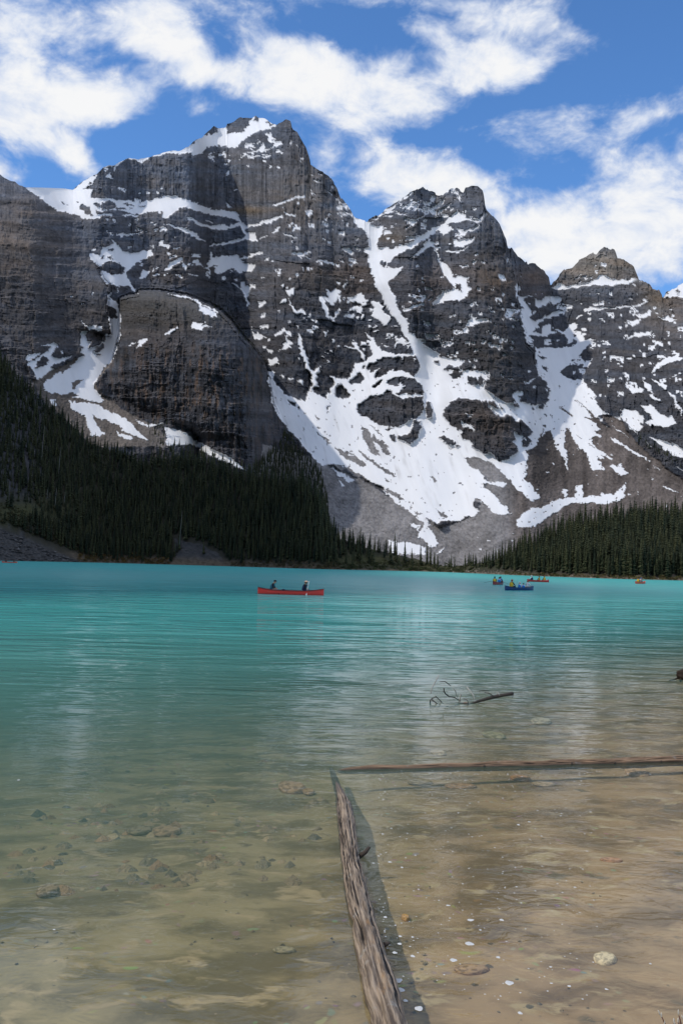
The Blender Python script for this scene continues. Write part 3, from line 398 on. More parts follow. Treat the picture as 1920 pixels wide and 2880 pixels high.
sz = az_ + 0.05 * ax_ + 9 * fbm(ax_ / 120, az_ / 60, 3, 141)
def blocks(w_, h_, wp, seed, lean=0.0):
    """fractured rock: ids of joint-bounded blocks, their random number and the place inside each"""
    u = (ax_ + lean * az_ + wp * 2.2 * fbm(ax_ / (w_ * 1.6), az_ / (h_ * 1.3), 3, seed)) / w_
    ci_ = np.floor(u)
    vv_ = (sz + wp * 1.5 * fbm(ax_ / (w_ * 1.2), az_ / (h_ * .8), 3, seed + 3)) / h_ + _h(ci_, ci_ * 0, seed + 5) * 3.0
    li = np.floor(vv_)
    return _h(ci_, li, seed + 7), u - ci_, vv_ - li
B1 = blocks(34, 62, 14, 901); B2 = blocks(15, 26, 6, 911, .12); B3 = blocks(6.5, 11, 3, 921, -.1); B4 = blocks(70, 130, 26, 931)
# snow caught on ledges, too small to outline one by one
zone = np.clip(0.62 * blob(1000, 930, 260, 130) + 0.42 * blob(1760, 930, 230, 170) + 0.42 * blob(930, 660, 160, 110) + 1.0 * blob(700, 425, 110, 45) + 0.9 * blob(1160, 590, 150, 80)
               + 0.45 * blob(350, 620, 160, 100) + 0.3 * blob(1640, 1100, 300, 200) + 0.33 * blob(1350, 900, 180, 180) + 0.8 * blob(230, 455, 70, 30) + .3 * blob(560, 760, 160, 80), 0, 1) * (1 - sample(mL, PXg, PYg)) * (1 - sample(mK, PXg, PYg))
led = fbm(PXg / 26, PYg / 7, 4, 61, 0.6) + 0.25 * fbm(PXg / 90, PYg / 60, 2, 63)
kl = np.where((kl == 0) & (led > 0.46 - 0.23 * zone) & (zone > 0.15), 1, kl)
for Bk, th_, fr0 in ((B2, .70, .30), (B3, .80, .42), (B1, .62, .14)):
    edge = fr0 * (0.5 + vnoise(ax_ / 5, az_ / 5, 67))
    kl = np.where((kl == 0) & (Bk[2] > 1 - edge) & (Bk[0] > 1.02 - (1.02 - th_) * zone) & (Bk[1] > .12) & (zone > .12) & (fbm(ax_ / 4, az_ / 3, 2, 69) > -.16), 1, kl)
# stones and bare ground melting out of the snow, snow left on the scree
spk = fbm(PXg / 9 + PYg / 30, PYg / 9, 3, 71, 0.6)
kl = np.where((kl == 1) & (spk > 0.30) & (PYg > 1050) & (PXg > 700), 2, kl)
strk = fbm((PXg * 0.75 - PYg) / 9, (PXg + PYg) / 120, 3, 75, 0.6)
kl = np.where((kl == 1) & (strk > 0.26) & (blob(1680, 1230, 160, 110) > 0.35), 2, kl)
spk2 = fbm(PXg / 14, PYg / 8, 3, 77, 0.6)
kl = np.where((kl == 2) & (spk2 > 0.335) & (PYg > 1180) & (PXg > 1340), 1, kl)
snow = (kl == 1).astype(float); scree = (kl == 2).astype(float); rock = 1 - snow - scree

mx_ = HXb * D; mz_ = CAMZ + TEb * D
rb = boxblur(boxblur(rock, 1, 1), 1, 0)
cliff = np.clip(blob(520, 520, 330, 95) + blob(860, 530, 160, 150) + 0.6 * blob(1300, 680, 200, 150) + 0.5 * blob(650, 700, 300, 90), 0, 1)
wL = sample(mL, PXg, PYg); wK = sample(mK, PXg, PYg)
rel = (26 * (ridged(ax_ / 150, az_ / 420, 3, 101) - .62) + 9 * (ridged(ax_ / 46 + 0.3 * fbm(ax_ / 60, az_ / 60, 2, 4), az_ / 150, 3, 111) - .62)
       + 4 * fbm(ax_ / 15, az_ / 26, 3, 121) + 3.2 * fbm(ax_ / 4.5, az_ / 6, 2, 131))
saw = lambda p: p - np.floor(p)
soft_ = np.clip(0.75 - .38 * wL - .25 * wK - .35 * cliff, .2, 1)
terr = np.clip(.55 + .5 * wL + .35 * wK - .4 * cliff, .1, 1.1)
pil = np.clip(1.1 * cliff + .7 * wK, 0, 1.2)
def lay(h_, sd_):                                       # bedding: ledges that thin out and vanish along the face
    q_ = (sz + 11 * fbm(ax_ / 46, az_ / 30, 4, sd_)) / h_
    return saw(q_) * sstep(vnoise(ax_ / (2.2 * h_), np.floor(q_) * 3.1, sd_ + 2), .25, .75)
stra = soft_ * (12 * (B4[0] - .5) + 8 * (B1[0] - .5) + 4.5 * B1[2] - 3.0 * (B1[1] - .5)) + (.35 + .65 * soft_) * (5 * (B2[0] - .5) + 2.2 * B2[2] + 3.6 * (B3[0] - .5))
stra += terr * (9 * lay(33, 951) + 4.2 * lay(14.5, 957) + 1.2 * lay(7.1, 961))
stra += pil * (11 * (ridged(ax_ / 13 + .5 * fbm(ax_ / 30, az_ / 60, 2, 967), az_ / 130, 3, 965) - .6) + 2.5 * (ridged(ax_ / 6 + fbm(ax_ / 12, az_ / 14, 2, 971), az_ / 40, 2, 969) - .6))
rel = (rel + stra) * rb
rel += (1 - rb) * (2.2 * fbm(ax_ / 34, az_ / 40, 3, 151) + 0.7 * fbm((ax_ * 0.9 + az_ * 0.45) / 7, (az_ - .4 * ax_) / 50, 3, 155)) + scree * (3.0 * fbm(ax_ / 3.5, az_ / 3, 2, 161) + 3 * fbm((ax_ + .4 * az_) / 16, (az_ - .4 * ax_) / 40, 3, 163)) + snow * 0.9
D = D - rel
VX = HXb * D; VY = HYb * D; VZ = CAMZ + TEb * D

def C3(*c): return np.array(c)[None, None, :]
Cr = np.ones(PXg.shape + (3,)) * C3(.140, .144, .156)
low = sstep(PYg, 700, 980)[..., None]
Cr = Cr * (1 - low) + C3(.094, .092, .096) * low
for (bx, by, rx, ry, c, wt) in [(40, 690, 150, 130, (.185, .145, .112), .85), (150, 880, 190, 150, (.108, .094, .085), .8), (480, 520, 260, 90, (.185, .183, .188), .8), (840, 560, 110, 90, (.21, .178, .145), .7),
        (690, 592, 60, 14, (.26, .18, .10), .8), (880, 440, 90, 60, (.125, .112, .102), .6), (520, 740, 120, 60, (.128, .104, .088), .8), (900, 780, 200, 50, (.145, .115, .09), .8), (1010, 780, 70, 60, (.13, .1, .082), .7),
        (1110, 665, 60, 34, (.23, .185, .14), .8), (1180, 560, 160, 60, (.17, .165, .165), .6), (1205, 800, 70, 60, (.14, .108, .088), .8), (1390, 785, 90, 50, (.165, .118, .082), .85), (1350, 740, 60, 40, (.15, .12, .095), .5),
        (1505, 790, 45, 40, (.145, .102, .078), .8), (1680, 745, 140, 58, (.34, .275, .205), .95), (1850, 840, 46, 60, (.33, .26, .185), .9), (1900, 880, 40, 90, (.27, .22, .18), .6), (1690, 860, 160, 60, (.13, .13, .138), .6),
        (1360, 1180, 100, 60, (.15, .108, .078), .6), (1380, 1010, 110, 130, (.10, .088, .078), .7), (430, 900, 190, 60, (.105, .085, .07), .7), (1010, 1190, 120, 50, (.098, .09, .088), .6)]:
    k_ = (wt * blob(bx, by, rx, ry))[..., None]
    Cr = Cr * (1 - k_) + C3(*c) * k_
inK = sample(mK, PXg, PYg)
stain = fbm(ax_ / 3.2, az_ / 60, 4, 171, 0.6); stain2 = fbm(ax_ / 9, az_ / 110, 3, 175)
band = fbm(ax_ / 130, (sz + 9 * fbm(ax_ / 40, az_ / 25, 3, 183)) / 12, 4, 181, 0.6); band2 = fbm(ax_ / 300, sz / 15, 3, 185)
tone = 1 + (0.9 + .6 * wL) * band * (1 - .65 * cliff) + 0.55 * band2 + (0.18 + 1.4 * cliff) * stain + 0.9 * cliff * stain2 + 0.5 * fbm(ax_ / 4, az_ / 4, 2, 191)
tone = tone * (0.84 + 0.20 * B1[0] * soft_ + 0.22 * B2[0] + .14 * B3[0] - .12)
tone *= 1 - 0.45 * sstep(stain2 + 0.6 * stain, 0.13, 0.3) * (0.4 + .6 * cliff)
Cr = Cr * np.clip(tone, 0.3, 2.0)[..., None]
warmth = fbm(ax_ / 60, sz / 12, 3, 195)[..., None]
Cr = Cr * (1 + warmth * C3(.30, .03, -.25))
ks = sstep(PYg, 930, 1010) * inK
orange = ks * sstep(fbm(ax_ / 5, az_ / 26, 4, 201, 0.6), 0.04, 0.22) * np.clip(blob(540, 1090, 170, 110) + .3, 0, 1)
black = ks * sstep(fbm(ax_ / 5.5, az_ / 40, 4, 207, 0.6), 0.0, 0.2)
Cr = Cr * (1 - 0.55 * black[..., None]); Cr = Cr * (1 - 0.75 * orange[..., None]) + C3(.19, .12, .075) * 0.75 * orange[..., None]
Cr = Cr * (0.78 - .02 * wL[..., None]) * C3(.96, 1.0, 1.09)
ktop = inK * sstep(-PYg, -960, -860)
Cr = Cr * (1 - 0.4 * ktop[..., None]) + C3(.085, .078, .062) * 0.4 * ktop[..., None]
# scree: grey fans in the middle, brown ones on the right
right = sstep(PXg, 1400, 1470)[..., None]
fan = fbm((PXg - 1560) / 14 + (PYg - 1190) * 0.0, PYg / 120, 3, 211)[..., None]
Cg = C3(.205, .195, .193) * (1 - right) + (C3(.125, .105, .095) * (1 + 0.9 * fan)) * right
lf = (1 - sstep(PXg, 330, 600))[..., None]
Cg = Cg * (1 - lf) + C3(.135, .115, .10) * lf
dk = (blob(1520, 1290, 60, 90) + blob(1600, 1330, 70, 40))[..., None].clip(0, 1)
Cg = Cg * (1 - 0.4 * dk)
Cg = Cg * (1 + 1.0 * fbm(PXg / 5, PYg / 4, 3, 215, 0.75)[..., None] + 0.7 * fbm((PXg + .5 * PYg) / 26, (PYg - .5 * PXg) / 60, 4, 219)[..., None] + 0.5 * fbm(PXg / 60, PYg / 30, 3, 217)[..., None])
dirt = sstep(fbm((PXg - 0.3 * PYg) / 16, PYg / 70, 4, 221, 0.6), 0.08, 0.36) * np.clip(blob(1060, 1180, 330, 190) + .25, 0, 1)
Cs = C3(.79, .79, .80) * (1 - 0.28 * dirt[..., None]) + C3(.45, .38, .32) * 0.10 * dirt[..., None]
Cs = Cs * (1 + 0.10 * fbm((PXg * 0.9 - PYg * 0.3) / 12, PYg / 60, 3, 225)[..., None])
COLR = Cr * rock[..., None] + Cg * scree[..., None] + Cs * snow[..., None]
# the far side of the ridges
def back_row(k1, k2):
    return VX[0] * k1, VY[0] * k1, VZ[0] * k2
rows = [back_row(1.5, 0.25), back_row(1.08, 0.86)]
VX2 = np.vstack([rows[0][0][None], rows[1][0][None], VX]); VY2 = np.vstack([rows[0][1][None], rows[1][1][None], VY]); VZ2 = np.vstack([rows[0][2][None], rows[1][2][None], VZ])
V3 = np.stack([VX2, VY2, VZ2], -1).reshape(-1, 3)
COL2 = np.concatenate([COLR[:1], COLR[:1], COLR], 0).reshape(-1, 3); SN2 = np.concatenate([snow[:1], snow[:1], snow], 0).ravel()
NRT, NCT = VX2.shape
FF = grid_faces(NRT, NCT)
PX2 = np.concatenate([wx[:1], wx[:1], wx], 0); PY2 = np.concatenate([wy[:1], wy[:1], wy], 0)
reg = np.zeros(PX2.size, np.int8)                      # 0 main peak, 1 left wall, 2 dome, 3 second peak, 4 right mountain
PXr, PYr = PX2.ravel(), PY2.ravel()
reg[(PXr > 1440)] = 4
reg[inside(PXr, PYr, REG_P2)] = 3
reg[inside(PXr, PYr, REG_L)] = 1
reg[inside(PXr, PYr, REG_K)] = 2
fr = reg[FF[:, 2]]
NAMES = [('mountain', 'highest peak with a snow cap and banded grey cliffs above the snow apron'),
         ('mountain', 'brown layered rock wall at the left edge beside the snow gully'),
         ('mountain', 'dark rounded rock dome streaked black and orange above the left forest'),
         ('mountain', 'second rocky peak with a blocky summit right of the long snow couloir'),
         ('mountain', 'farthest peak with a tan summit block above brown scree on the right')]
for r_ in range(5):
    f_ = FF[fr == r_]
    ids, inv = np.unique(f_.ravel(), return_inverse=True)
    me = np_mesh('mountain', V3[ids], inv.reshape(-1, 4))
    put_attr(me, 'Col', COL2[ids]); put_attr(me, 'snow', SN2[ids])
    o = link('mountain', me, M_ROCK)
    tag(o, NAMES[r_][1], 'mountain', 'peaks round the lake', 'structure')

# unseen mountain added beyond the left edge, shaped to shade lake and left forest
gx = np.linspace(-2600, -150, 150); gy = np.linspace(-700, 2600, 150)
AX, AY = np.meshgrid(gx, gy)
foot = np.where(AY > 300, -0.46 * AY - 60, -198.0)
hh = np.minimum((foot - AX) * (1.60 + .2 * sstep(AY, 150, 450)), 985 + 100 * fbm(AX / 400, AY / 400, 3, 301))
hh = np.minimum(hh, (AY - 0.325 * AX + 84) * 5.5)  # near end cut along the sun's bearing so its shadow edge crosses the lake
hh = np.minimum(hh, 985 - 800 * sstep(AY, 620, 950))  # kept low farther back so light reaches the left snow gully
hh = hh + 60 * fbm(AX / 130, AY / 130, 4, 303) * sstep(foot - AX, 0, 120)
hh = np.clip(hh, -5, None)
cm = np.ones((AX.size, 3)) * np.array([.12, .105, .095]) * (1 + 0.6 * fbm(AX / 60, hh / 12, 3, 305).reshape(-1, 1))
sl = sstep(hh + 200 * fbm(AX / 90, AY / 90, 3, 307), 620, 700).reshape(-1)
me = np_mesh('mountain', np.stack([AX, AY, hh], -1).reshape(-1, 3), grid_faces(150, 150)[:, ::-1])
put_attr(me, 'Col', cm * (1 - sl[:, None]) + np.array([.8, .82, .86]) * sl[:, None]); put_attr(me, 'snow', sl)
tag(link('mountain', me, M_ROCK), 'steep rock mountain rising beyond the left edge of the picture', 'mountain', 'peaks round the lake', 'structure')
# ------------------------------------------------------------------ wooded hillsides and shore
SHORE = np.array([(-700, 1566), (0, 1577), (300, 1583), (620, 1592), (900, 1601), (1180, 1607), (1300, 1611), (1400, 1616), (1550, 1622), (1750, 1629), (1920, 1633), (2500, 1648)], float)
CREST = np.array([(-700, 540), (-300, 760), (0, 1000), (54, 1062), (96, 1105), (143, 1150), (186, 1180), (250, 1245), (340, 1275), (393, 1300), (464, 1292), (560, 1290), (650, 1322), (760, 1345), (850, 1355), (905, 1400), (925, 1470), (950, 1512),
                  (1010, 1535), (1100, 1556), (1180, 1576), (1240, 1594), (1300, 1592), (1343, 1586), (1400, 1570), (1450, 1549), (1504, 1531), (1557, 1501), (1611, 1479), (1664, 1475), (1760, 1463), (1920, 1457), (2500, 1440)], float)
hx_ = np.arange(-640, 2461, 7.0)
shy = np.interp(hx_, SHORE[:, 0], SHORE[:, 1]); cry = np.interp(hx_, CREST[:, 0], CREST[:, 1])
NH = 70
vv = np.linspace(0, 1, NH)[:, None] ** 1.25
PHY = shy[None] + (cry - shy)[None] * vv
PHX = np.broadcast_to(hx_[None], PHY.shape)
hxb, hyb, hte = bearing(PHX, PHY)
hs = np.interp(hx_, [-700, 850, 1000, 1200, 1400, 2500], [.66, .66, .5, .3, .36, .36])[None] + 0 * PHY
lnH = np.zeros_like(PHY); lnH[0] = np.log(-CAMZ / hte[0])
for j in range(1, NH):
    lnH[j] = lnH[j - 1] + (hte[j] - hte[j - 1]) / np.maximum(hs[j] - hte[j], 0.1)
lnH = gblur(lnH, 0, 5)
def hill_D(px, py):
    s0 = np.interp(px, SHORE[:, 0], SHORE[:, 1]); c0 = np.interp(px, CREST[:, 0], CREST[:, 1])
    t = np.clip((py - s0) / np.minimum(c0 - s0, -4), 0, 1) ** (1 / 1.25)
    j = np.clip(t * (NH - 1), 0, NH - 1.001); i = np.clip((px - hx_[0]) / 7.0, 0, len(hx_) - 1.001)
    i0 = np.asarray(i).astype(int); j0 = np.asarray(j).astype(int); fi = i - i0; fj = j - j0
    A = lnH
    return np.exp((A[j0, i0] * (1 - fi) + A[j0, i0 + 1] * fi) * (1 - fj) + (A[j0 + 1, i0] * (1 - fi) + A[j0 + 1, i0 + 1] * fi) * fj)
HD = np.exp(lnH)
gz = CAMZ + hte * HD
bumpz = 1.6 * fbm(PHX / 22, PHY / 10, 4, 401) * sstep(vv, 0.0, 0.06) + 0.5 * fbm(PHX / 5, PHY / 4, 2, 403) * sstep(vv, 0.0, 0.04)
gz = gz + bumpz
def hblob(cx, cy, rx, ry): return np.exp(-((PHX - cx) / rx) ** 2 - ((PHY - cy) / ry) ** 2)
hc = np.ones(PHY.shape + (3,)) * C3(.045, .042, .030)
rockz = np.clip(hblob(40, 1300, 90, 190) + hblob(60, 1130, 60, 60), 0, 1)
rockz = sstep(rockz + 0.9 * fbm(PHX / 20, PHY / 26, 4, 411), 0.35, 0.6)
tal = sstep(-(PHY - (1478 + 0.42 * PHX)) * -1.0, -6, 14) * (PHX < 330)              # boulder slope at the left end of the lake
fanp = inside(PHX, PHY, [(488, 1515), (560, 1530), (612, 1555), (650, 1600), (490, 1600)]).reshape(PHX.shape).astype(float)
scr = np.clip(tal + fanp, 0, 1)
gtx = (1 + 1.3 * fbm(PHX / 6, PHY / 4, 3, 413, 0.7))[..., None]
hc = hc * (1 - rockz[..., None]) + C3(.062, .062, .066) * gtx * rockz[..., None]
hc = hc * (1 - scr[..., None]) + C3(.065, .063, .062) * gtx * scr[..., None]
grass = np.clip(hblob(60, 1440, 160, 40) + hblob(1010, 1575, 120, 22) + 0.7 * hblob(1250, 1590, 120, 20), 0, 1) * (1 - scr)
hc = hc * (1 - grass[..., None]) + C3(.06, .062, .026) * grass[..., None]
bank = sstep(-vv, -0.10, -0.02) * (1 - tal)
hc = hc * (1 - bank[..., None]) + C3(.13, .10, .07) * gtx * bank[..., None]
HV = np.stack([hxb * HD, hyb * HD, gz], -1)
front = HV[:1].copy(); front[..., :2] *= 0.985; front[..., 2] = -0.6
backr = HV[-1:].copy(); backr[..., :2] *= 1.10; backr[..., 2] -= 6
HV = np.concatenate([front, HV, backr], 0)
hcol = np.concatenate([hc[:1], hc, hc[-1:]], 0)
M_LAND = mat_ground('forest_floor', 2.5, 0.25, 0.95, 0.5, 0.8)
nr_, nc_ = HV.shape[:2]
hf = grid_faces(nr_, nc_)[:, ::-1]
split = np.broadcast_to((hx_ < 1236)[None], (nr_, nc_)).ravel()[hf[:, 0]]
for flag, lab in ((True, 'steep wooded slope rising from the left shore of the lake'), (False, 'low wooded rise behind the right shore of the lake')):
    f_ = hf[split == flag]; ids, inv = np.unique(f_.ravel(), return_inverse=True)
    me = np_mesh('hillside', HV.reshape(-1, 3)[ids], inv.reshape(-1, 4), True)
    put_attr(me, 'Col', hcol.reshape(-1, 3)[ids]); put_attr(me, 'snow', np.zeros(len(ids)))
    tag(link('hillside', me, M_LAND), lab, 'hillside', None, 'structure')

# ------------------------------------------------------------------ lake: bed and water
def lake_q(x, y): return y - 1.35 * x
def lake_depth(x, y):
    q = np.maximum(lake_q(x, y) + 1.2 * fbm(np.asarray(x) / 3.0, np.asarray(y) / 3.0, 2, 501), 0)
    d = 0.09 + 0.012 * q + 0.015 * np.maximum(q - 10, 0)
    k = sstep(np.asarray(y, float), 1.6, 4.6)
    return np.minimum(d, 9.0) * k - 0.55 * (1 - k)
by = np.concatenate([np.linspace(-3, 14, 150), np.geomspace(14.15, 90, 110)])
bt = np.linspace(-1, 1, 220)
BY = np.broadcast_to(by[:, None], (len(by), len(bt))); BX = bt[None] * (4.5 + 0.5 * np.maximum(BY, 0))
BZ = -lake_depth(BX, BY) + 0.035 * fbm(BX / 0.7, BY / 0.7, 3, 511) + 0.02 * fbm(BX / 0.2, BY / 0.2, 2, 513)
def mat_simple(name, col, rough=0.7, spec=0.3, **kw):
    m_ = bpy.data.materials.new(name); m_.use_nodes = True
    n = NT(m_.node_tree)
    pos = n.node('ShaderNodeTexCoord').outputs['Object']
    ns = n.noise(pos, kw.get('scale', 8.0), 5, 0.65)
    k = n.m('ADD', n.m('MULTIPLY', n.m('SUBTRACT', ns, 0.5), kw.get('var', 0.5)), 1.0)
    c = n.v('SCALE', tuple(col), k)
    if kw.get('col2'): c = n.mix(n.smooth(n.noise(pos, kw.get('scale2', 3.0), 4, 0.6), 0.42, 0.6), c, tuple(kw['col2']))
    ins = {'Base Color': c, 'Roughness': rough, 'Specular IOR Level': spec}
    if kw.get('bump'): ins['Normal'] = n.node('ShaderNodeBump', ins={'Strength': kw['bump'], 'Distance': kw.get('bdist', 0.01), 'Height': ns}).outputs[0]
    b = n.node('ShaderNodeBsdfPrincipled', ins=ins)
    n.l.new(b.outputs[0], n.node('ShaderNodeOutputMaterial').inputs[0])
    return m_
m_bed = bpy.data.materials.new('lake_bed_silt'); m_bed.use_nodes = True
n = NT(m_bed.node_tree)
pos = n.node('ShaderNodeNewGeometry').outputs['Position']
warp_ = n.v('ADD', pos, n.v('SCALE', n.v('SUBTRACT', n.noise(pos, 1.7, 3, 0.5, col=True), (.5, .5, .5)), 0.5))
p1 = n.noise(n.v('MULTIPLY', warp_, (1.0, 1.6, 1)), 1.1, 5, 0.6)
p2 = n.noise(n.v('MULTIPLY', warp_, (1.3, 2.0, 1)), 2.2, 4, 0.6)
sp = n.node('ShaderNodeSeparateXYZ', ins={0: pos})
lefty = n.smooth(n.m('SUBTRACT', n.m('MULTIPLY', sp.outputs[1], 0.12), sp.outputs[0]), -0.3, 1.6)
basec = n.mix(lefty, (.41, .290, .172), (.365, .300, .175))
c = n.mix(n.smooth(p1, .36, .62), n.v('SCALE', basec, 0.55), n.v('SCALE', basec, 1.18))  # silt mottling, contrast raised to paint soft caustic light on the bottom
c = n.mix(n.smooth(p2, .54, .68), c, (.52, .41, .25))
c = n.mix(n.smooth(p2, .40, .27), c, (.20, .165, .11))
vor = n.node('ShaderNodeTexVoronoi', ins={'Vector': warp_, 'Scale': 9.0})
c = n.mix(n.m('MULTIPLY', n.smooth(vor.outputs['Distance'], .34, .15), n.smooth(n.noise(pos, 1.3, 2), .50, .62, 0, .55)), c, n.mix(0.6, vor.outputs['Color'], (.36, .27, .17)))
b = n.node('ShaderNodeBsdfPrincipled', ins={'Base Color': c, 'Roughness': 0.95, 'Specular IOR Level': 0.05})
n.l.new(b.outputs[0], n.node('ShaderNodeOutputMaterial').inputs[0])
me = np_mesh('lake_bed', np.stack([BX, BY, BZ], -1).reshape(-1, 3), grid_faces(len(by), len(bt))[:, ::-1], True)
tag(link('lake_bed', me, m_bed), 'shallow silty lake bottom seen through clear water near the shore', 'lake bed', None, 'structure')

wy_ = np.concatenate([np.linspace(-3, 3.9, 20), np.geomspace(4, 900, 230)])
wt_ = np.linspace(-1, 1, 120)
WY = np.broadcast_to(wy_[:, None], (len(wy_), len(wt_))); WX = wt_[None] * (5 + 0.62 * np.maximum(WY, 0))
q = np.maximum(lake_q(WX, WY), 0)
turb = 1 - np.exp(-(q / 21.0) ** 2.0)
m_water = bpy.data.materials.new('glacial_water'); m_water.use_nodes = True
n = NT(m_water.node_tree)
pos = n.node('ShaderNodeNewGeometry').outputs['Position']
t = n.attr('turb', True)
dist = n.v('LENGTH', pos)
far = n.smooth(dist, 9.0, 45.0)
rot = n.node('ShaderNodeMapping', ins={'Vector': pos, 'Rotation': (0, 0, math.radians(-14)), 'Scale': (1.0, 2.3, 1.0)}).outputs[0]
wr = n.v('ADD', rot, n.v('SCALE', n.v('SUBTRACT', n.noise(rot, 0.35, 2, 0.5, col=True), (.5, .5, .5)), 1.6))
r3 = n.noise(n.v('MULTIPLY', pos, (0.5, 1.0, 1.0)), 0.10, 3, 0.5)   # calmer and rougher patches
patch = n.smooth(r3, .36, .62, .45, 1.2)
hgt = 0.0
nr2 = n.node('ShaderNodeMapping', ins={'Vector': pos, 'Rotation': (0, 0, math.radians(-24)), 'Scale': (1.0, 1.5, 1.0)}).outputs[0]
hgt = n.m('MULTIPLY', n.noise(nr2, 3.4, 3, 0.55, 0.6), n.smooth(dist, 10, 20, .0075, 0.0))
for sc_, amp, a0, a1, b0_, b1_ in ((.75, .045, 9, 20, 26, 46), (.30, .15, 14, 30, 70, 120), (.11, .42, 45, 90, 230, 400), (.04, 1.2, 160, 320, 2000, 3000)):
    win = n.m('MULTIPLY', n.smooth(dist, a0, a1), n.smooth(dist, b0_, b1_, 1.0, 0.0))
    hgt = n.m('MULTIPLY_ADD', n.noise(wr, sc_, 2, 0.6), n.m('MULTIPLY', win, amp), hgt)   # ripples, wavelets and swell, each where it can be seen
hgt = n.m('MULTIPLY', hgt, patch)
bmp = n.node('ShaderNodeBump', ins={'Strength': 1.0, 'Distance': 1.0, 'Height': hgt})
fr_ = n.node('ShaderNodeFresnel', ins={'IOR': 1.33, 'Normal': bmp.outputs[0]})
gl = n.node('ShaderNodeBsdfGlossy', ins={'Color': (1, 1, 1, 1), 'Roughness': n.smooth(dist, 20, 150, 0.05, 0.22), 'Normal': bmp.outputs[0]})
tr = n.node('ShaderNodeBsdfTransparent', ins={'Color': (.95, .94, .87, 1)})
tq = n.mix(far, (.110, .255, .205), (.078, .385, .360))
df = n.node('ShaderNodeBsdfDiffuse', ins={'Color': tq, 'Normal': bmp.outputs[0]})
body = n.node('ShaderNodeMixShader', ins={0: t, 1: tr.outputs[0], 2: df.outputs[0]})
ff = n.m('MULTIPLY', fr_.outputs[0], n.m('MULTIPLY', n.smooth(dist, 12, 120, 0.70, 0.40), n.smooth(dist, 90, 300, 1.0, .45)))
out = n.node('ShaderNodeMixShader', ins={0: ff, 1: body.outputs[0], 2: gl.outputs[0]})
n.l.new(out.outputs[0], n.node('ShaderNodeOutputMaterial').inputs[0])
me = np_mesh('water', np.stack([WX, WY, 0 * WX], -1).reshape(-1, 3), grid_faces(len(wy_), len(wt_))[:, ::-1], True)
put_attr(me, 'turb', turb.ravel())
tag(link('water', me, m_water), 'rippled turquoise lake water turning clear over the shallows', 'lake', None, 'structure')

# ground far around and under everything
me = np_mesh('ground', np.array([(-9000, -9000, -14), (9000, -9000, -14), (9000, 12000, -14), (-9000, 12000, -14)]), np.array([(0, 1, 2, 3)]))
put_attr(me, 'Col', np.ones((4, 3)) * .1); put_attr(me, 'snow', np.zeros(4))
tag(link('ground', me, M_LAND), 'bare ground of the valley floor', 'ground', None, 'structure')
# bank behind and beside the viewer
ny = np.linspace(-60, 2.3, 40); nx = np.linspace(-60, 60, 60)
QX, QY = np.meshgrid(nx, ny)
QZ = -0.25 + 1.1 * sstep(-QY, -2.3, 0.5) + 0.04 * np.maximum(-QY, 0) + 0.12 * fbm(QX / 1.5, QY / 1.5, 3, 521)
me = np_mesh('bank', np.stack([QX, QY, QZ], -1).reshape(-1, 3), grid_faces(40, 60)[:, ::-1], True)
put_attr(me, 'Col', np.ones((QX.size, 3)) * np.array([.16, .13, .095])); put_attr(me, 'snow', np.zeros(QX.size))
tag(link('bank', me, M_LAND), 'gravel bank of the near shore under the viewer', 'bank', None, 'structure')
# ------------------------------------------------------------------ conifers
rng = np.random.default_rng(7)
def crown_mesh(seed, levels=13, nb=6, R=0.125):
    r = np.random.default_rng(seed)
    V = []; F = []
    lean = r.uniform(-.015, .015, 2)
    base = r.uniform(.04, .14)
    for k in range(levels):
        f = base + (1 - base) * (k / levels) ** 0.95
        rad = R * (1 - f) ** 0.8 * r.uniform(.75, 1.2) + .010
        if k == 0: rad *= .8
        off = r.uniform(0, 6.28)
        for b_ in range(nb):
            a = off + b_ * 6.283 / nb + r.uniform(-.3, .3); rr = rad * r.uniform(.65, 1.2)
            dz = -rr * r.uniform(.25, .75); wdt = rr * r.uniform(.38, .6) + .004
            ca, sa = math.cos(a), math.sin(a); z0 = f + .035 * (1 - f) + r.uniform(-.01, .01)
            i = len(V)
            V += [(lean[0] * f, lean[1] * f, z0 + .02), (ca * rr * .6 - sa * wdt + lean[0] * f, sa * rr * .6 + ca * wdt + lean[1] * f, z0 + dz * .75),
                  (ca * rr + lean[0] * f, sa * rr + lean[1] * f, z0 + dz), (ca * rr * .6 + sa * wdt + lean[0] * f, sa * rr * .6 - ca * wdt + lean[1] * f, z0 + dz * .75)]
            F += [(i, i + 1, i + 2), (i, i + 2, i + 3)]
    i = len(V); m_ = 5
    for k in range(m_): V.append((.45 * R * math.cos(k * 6.283 / m_), .45 * R * math.sin(k * 6.283 / m_), base + .02))
    V.append((lean[0], lean[1], 1.0))
    F += [(i + k, i + (k + 1) % m_, i + m_) for k in range(m_)]
    return np.array(V), np.array(F)
def trunk_mesh():
    V = []; F = []; m_ = 6
    for z, r_ in ((-.03, .017), (.25, .012), (.9, .003)):
        for k in range(m_): V.append((r_ * math.cos(k * 6.283 / m_), r_ * math.sin(k * 6.283 / m_), z))
    for l in range(2):
        for k in range(m_): F.append((l * m_ + k, l * m_ + (k + 1) % m_, (l + 1) * m_ + (k + 1) % m_, (l + 1) * m_ + k))
    return np_mesh('trunk', np.array(V), np.array(F))
